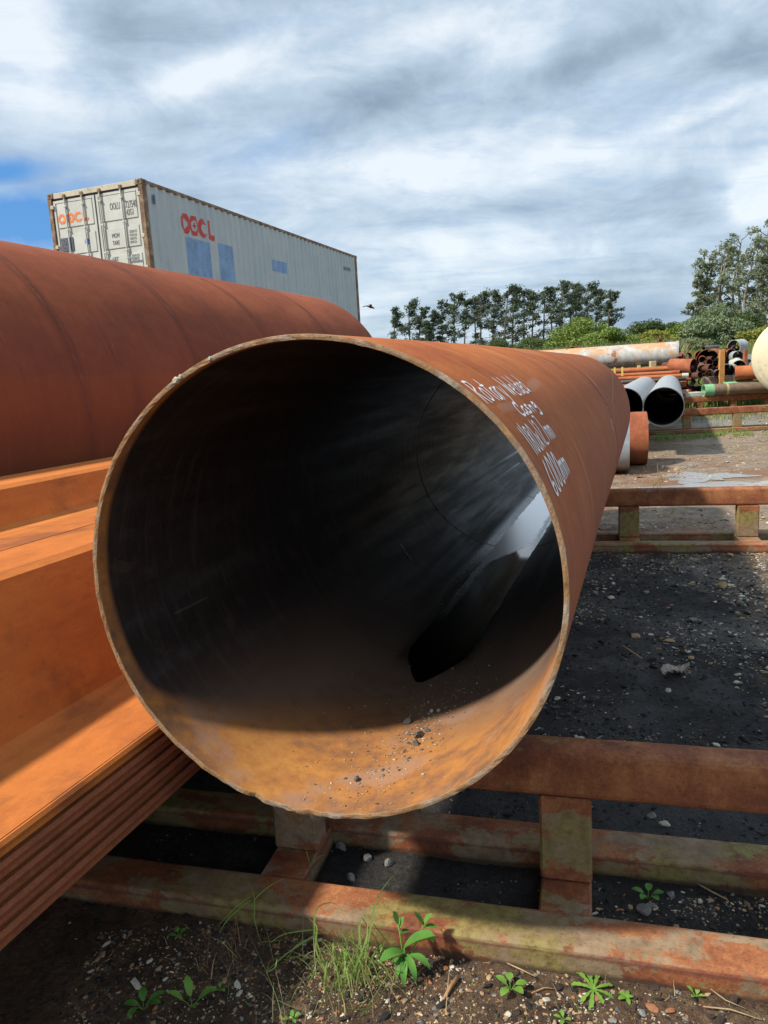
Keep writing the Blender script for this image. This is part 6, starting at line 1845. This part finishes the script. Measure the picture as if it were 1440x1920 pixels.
def blade_path(mb, pts, w, mi=0):
    P = [Vector(p) for p in pts]
    # smooth by catmull resample
    Q = []
    for k in range(len(P) - 1):
        p0 = P[max(k - 1, 0)]; p1 = P[k]; p2 = P[k + 1]; p3 = P[min(k + 2, len(P) - 1)]
        for q in range(5):
            t = q / 5
            Q.append(0.5 * ((2 * p1) + (p2 - p0) * t + (2 * p0 - 5 * p1 + 4 * p2 - p3) * t * t + (3 * p1 - p0 - 3 * p2 + p3) * t ** 3))
    Q.append(P[-1]); V = []
    for k, q in enumerate(Q):
        t = (Q[min(k + 1, len(Q) - 1)] - Q[max(k - 1, 0)]).normalized()
        s = t.cross(Vector((0.2, 1, 0.35))).normalized()
        ww = w * (1 - (k / len(Q)) ** 2.2) + 0.0003
        V += [tuple(q - s * ww / 2), tuple(q + Vector((0, 0, -ww * 0.15))), tuple(q + s * ww / 2)]
    F = []
    for k in range(len(Q) - 1):
        F += [(3 * k, 3 * k + 1, 3 * k + 4, 3 * k + 3), (3 * k + 1, 3 * k + 2, 3 * k + 5, 3 * k + 4)]
    mb.add(V, F, mi, True)
# grass tuft
tf = plant_root('grass_tuft', -0.165, 1.735, 'tangled tuft of pale green grass in front of the rack, left of the glossy weed', 'grass tuft')
mb = MB(); rr = random.Random(12)
for k in range(95):
    bx_, by_ = rr.gauss(0.0, 0.035), rr.gauss(0, 0.035)
    a = rr.uniform(0, 2 * pi); L = rr.uniform(0.05, 0.15); h = rr.uniform(0.02, 0.085)
    mb_pts = [(bx_, by_, 0.0), (bx_ + cos(a) * L * 0.3, by_ + sin(a) * L * 0.3, h), (bx_ + cos(a) * L * 0.7, by_ + sin(a) * L * 0.7, h * 0.9), (bx_ + cos(a) * L, by_ + sin(a) * L, h * rr.uniform(0.0, 0.5) + 0.004)]
    blade_path(mb, mb_pts, rr.uniform(0.0018, 0.0040), rr.choice((0, 0, 0, 1)))
o = mb.build('blades', [M_GRASS, M_DRYGRASS], tf); o['kind'] = 'stuff'
long_ = [[(-0.06, 0.03, 0), (-0.085, 0.03, 0.10), (-0.075, 0.03, 0.185), (-0.03, 0.03, 0.20), (0.0, 0.02, 0.165)],
         [(-0.06, 0.02, 0.0), (-0.085, 0.02, 0.07), (-0.078, 0.02, 0.14), (-0.10, 0.03, 0.16)],
         [(0.04, 0.03, 0.0), (0.065, 0.04, 0.12), (0.09, 0.05, 0.20), (0.15, 0.06, 0.27)], [(0.085, 0.045, 0.20), (0.10, 0.04, 0.195), (0.105, 0.04, 0.17)],
         [(-0.02, -0.06, 0.0), (0.02, -0.04, 0.06), (0.055, -0.01, 0.13), (0.058, 0.0, 0.19)],
         [(-0.075, 0.03, 0.115), (-0.16, 0.01, 0.075), (-0.22, 0.0, 0.03)], [(-0.08, 0.03, 0.125), (-0.17, 0.05, 0.10), (-0.21, 0.05, 0.075)],
         [(-0.09, 0.03, 0.13), (0.0, 0.02, 0.10), (0.05, 0.0, 0.06)], [(0.0, -0.1, 0.0), (0.06, -0.13, 0.03), (0.11, -0.06, 0.04)],
         [(0.08, -0.03, 0.0), (0.09, -0.06, 0.07), (0.17, -0.05, 0.03), (0.18, -0.14, 0.004)],
         [(0.03, -0.13, 0.0), (0.05, -0.12, 0.02), (0.10, -0.06, 0.05), (0.14, 0.0, 0.09)], [(0.02, 0.05, 0.0), (0.01, 0.06, 0.07), (0.01, 0.06, 0.10)],
         [(0.035, 0.05, 0.0), (0.03, 0.06, 0.09), (0.03, 0.06, 0.12)], [(0.0, 0.04, 0.0), (-0.005, 0.05, 0.06), (-0.02, 0.05, 0.105)]]
for P in long_:
    mb = MB(); blade_path(mb, P, 0.0048); mb.build('long_blade', M_GRASS, tf)
def stalk_plant(x, y, paths, label, name='grass_stalk', w=0.004, mat=M_GRASS):
    r = plant_root(name, x, y, label, 'grass stalk', 'thin grass stalks in front of the rack')
    for P in paths:
        mb = MB(); blade_path(mb, P, w); mb.build('blade', mat, r)
stalk_plant(-0.37, 1.66, [[(0.05, -0.09, 0.0), (0.035, -0.04, 0.03), (0.0, 0.02, 0.07), (-0.045, 0.08, 0.12)], [(0.03, -0.03, 0.035), (0.09, -0.05, 0.02), (0.17, -0.06, 0.01)],
                        [(0.0, 0.02, 0.07), (0.02, 0.03, 0.075), (0.025, 0.04, 0.09)]], 'bent grass stalk with a reddish dry tip at the bottom left of the tuft')
stalk_plant(-0.44, 1.93, [[(0.02, -0.06, 0.0), (0.0, -0.02, 0.04), (0.0, 0.0, 0.10), (-0.02, 0.02, 0.14)], [(-0.01, 0.0, 0.09), (-0.07, -0.03, 0.06), (-0.10, -0.04, 0.02)],
                        [(-0.01, 0.0, 0.10), (-0.05, -0.02, 0.085), (-0.10, -0.03, 0.04)], [(0.0, 0.0, 0.09), (0.04, 0.01, 0.12), (0.09, 0.02, 0.14)],
                        [(0.02, -0.06, 0.0), (0.06, -0.07, 0.01), (0.10, -0.06, 0.004)]], 'shaded wiry grass stalk leaning over the front bottom rail at the left', w=0.0035)
stalk_plant(0.628, 1.665, [[(0, 0, 0), (0.0, 0.005, 0.04), (0.0, 0.01, 0.085)], [(0, 0, 0), (0.03, -0.005, 0.012), (0.06, -0.01, 0.012)], [(0, 0, 0), (-0.02, 0.0, 0.02), (-0.035, 0.0, 0.03)]],
            'thin upright grass stalk against the front bottom rail at the right', w=0.003)
stalk_plant(-0.30, 2.12, [[(0, 0, 0), (0.0, 0.0, 0.07), (-0.008, 0.0, 0.12)], [(0, 0, 0.05), (0.03, 0.0, 0.085), (0.055, 0.0, 0.09)]], 'dim grass stalk growing between the rails left of the left post', w=0.003)
for k, (x, y, hh) in enumerate(((3.35, 9.0, 0.32), (3.28, 8.95, 0.2), (3.42, 9.1, 0.24))):
    stalk_plant(x, y, [[(0, 0, 0), (0.01, 0, hh * 0.5), (0.0, 0.01, hh)], [(0, 0, hh * 0.3), (0.05, 0.0, hh * 0.5), (0.06, 0, hh * 0.7)]],
                'dry yellow stalk behind the second rack, %s of three' % ('tallest', 'left', 'right')[k], w=0.012, mat=M_DRYGRASS)
for k, (x, y, n_, L_, lb) in enumerate((
        (-0.08, 1.800, 4, 0.022, 'tiny green sprout against the rail just behind the grass tuft'),
        (0.395, 1.735, 3, 0.018, 'tiny green sprout against the bottom rail left of the toothed rosette'),
        (0.70, 1.60, 4, 0.020, 'tiny green sprout near the right corner, right of the upright grass stalk'),
        (-0.30, 1.60, 4, 0.020, 'tiny green sprout at the bottom edge left of the grass tuft'))):
    small_weed(x, y, n_, L_, 0.011, lb, 'ovate', 0.7, 40 + k, (M_WEED, M_BROAD)[k % 2], stemh=0.010)
# sticks, straws and litter
def stick(name, pts, r, mat, label, cat='twig', grp=None):
    mb = MB(); c = Vector(pts[0]); z = gz(c.x, c.y)
    mb.sweep([(p[0] - c.x, p[1] - c.y, p[2]) for p in pts], r, 7)
    o = mb.build(name, mat, None, (c.x, c.y, z)); tag(o, label, cat, grp)
stick('twig', [(0.076, 1.632, 0.006), (0.098, 1.668, 0.008), (0.120, 1.700, 0.008)], [0.0032, 0.0052, 0.0055], M_STICK, 'short thick brown twig below the glossy weed')
stick('twig', [(1.268, 3.92, 0.01), (1.285, 3.83, 0.012), (1.310, 3.72, 0.01)], [0.004, 0.006, 0.004], M_STRAW, 'pale straight twig on the dark soil near the big pipe')
stick('twig', [(0.866, 1.998, 0.01), (0.893, 1.955, 0.012), (0.925, 1.918, 0.01)], [0.0022, 0.0028, 0.002], M_STRAW, 'thin pale twig lying between the bottom rails at the right')
stick('twig', [(0.255, 1.735, 0.01), (0.285, 1.71, 0.012), (0.320, 1.685, 0.01)], [0.0014, 0.002, 0.0015], M_STRAW, 'thin straw against the bottom rail right of the small seedling')
stick('twig', [(0.30, 1.64, 0.006), (0.335, 1.652, 0.008), (0.365, 1.648, 0.006)], [0.0012, 0.0018, 0.001], M_STICK, 'thin brown straw between the round-leaved seedling and the rosette')
stick('twig', [(0.70, 1.56, 0.01), (0.76, 1.545, 0.012), (0.82, 1.515, 0.008)], [0.0012, 0.0018, 0.0015], M_STRAW, 'pale straw in the bottom right corner')
stick('twig', [(0.735, 1.60, 0.02), (0.76, 1.57, 0.014), (0.80, 1.55, 0.006)], [0.001, 0.0015, 0.001], M_STRAW, 'second pale straw in the bottom right corner, above the first')
for k in range(26):
    rr = random.Random(300 + k)
    x, y = rr.uniform(-0.9, 0.95), rr.uniform(1.5, 1.84) - 0.0
    y = min(y, 1.86 - 0.277 * x)
    a = rr.uniform(0, 6.28); L = rr.uniform(0.015, 0.05)
    stick('straw', [(x, y, 0.004), (x + cos(a) * L * 0.5, y + sin(a) * L * 0.5, 0.008), (x + cos(a + 0.4) * L, y + sin(a + 0.4) * L, 0.005)], [0.0006, 0.0009, 0.0005],
          rr.choice((M_STRAW, M_STICK)), 'tiny bit of dry straw scattered on the brown soil in front', 'straw', 'bits of straw on the brown soil')
# dry leaf
lf = empty('dry_leaf', (1.421, 3.543, gz(1.421, 3.543) + 0.006), 0.35); tag(lf, 'curled pale dry leaf on the dark soil between the racks', 'leaf')
mb = MB()
V = []; nk = 12
for k in range(nk + 1):
    t = k / nk; w = 0.050 * sin(pi * min(1, t * 0.9 + 0.08)) ** 0.8 * (1 - 0.55 * t) * (1.2 - 0.35 * (k % 2))
    zc = 0.012 + 0.012 * sin(t * 7)
    V += [(-0.085 + 0.17 * t, -w, zc + 0.012 * (k % 2)), (-0.085 + 0.17 * t, 0, zc - 0.004), (-0.085 + 0.17 * t, w * 0.8, zc + 0.02)]
F = []
for k in range(nk): F += [(3 * k, 3 * k + 1, 3 * k + 4, 3 * k + 3), (3 * k + 1, 3 * k + 2, 3 * k + 5, 3 * k + 4)]
mb.add(V, F, 0, False); mb.build('leaf_blade', M_DRYLEAF, lf)
# bird in the sky
bd = empty('bird', (-0.03, 18.0, CAM_Z + 1.62), 0.3); tag(bd, 'small dark bird flying in the sky just right of the container', 'bird')
mb = MB(); mb.sweep([(-0.10, 0, 0.02), (-0.05, 0, 0.015), (0.0, 0, 0), (0.06, 0, -0.02), (0.10, 0, -0.04)], [0.006, 0.022, 0.03, 0.02, 0.004], 8); mb.build('body', M_BIRD, bd)
for s in (-1, 1):
    V = [(-0.03, 0.015 * s, 0.015), (0.03, 0.015 * s, 0.01), (-0.06 * 1.0, 0.12 * s, 0.05), (0.0, 0.12 * s, 0.045), (-0.13, 0.24 * s, 0.035), (-0.10, 0.25 * s, 0.03),
         (-0.03, 0.015 * s, 0.008), (0.03, 0.015 * s, 0.003), (-0.06, 0.12 * s, 0.044), (0.0, 0.12 * s, 0.039), (-0.13, 0.24 * s, 0.032), (-0.10, 0.25 * s, 0.027)]
    F = [(0, 1, 3, 2), (2, 3, 5, 4), (6, 8, 9, 7), (8, 10, 11, 9), (0, 2, 8, 6), (2, 4, 10, 8), (1, 7, 9, 3), (3, 9, 11, 5), (4, 5, 11, 10), (0, 6, 7, 1)]
    MB().add(V, F).build('wing', M_BIRD, bd)
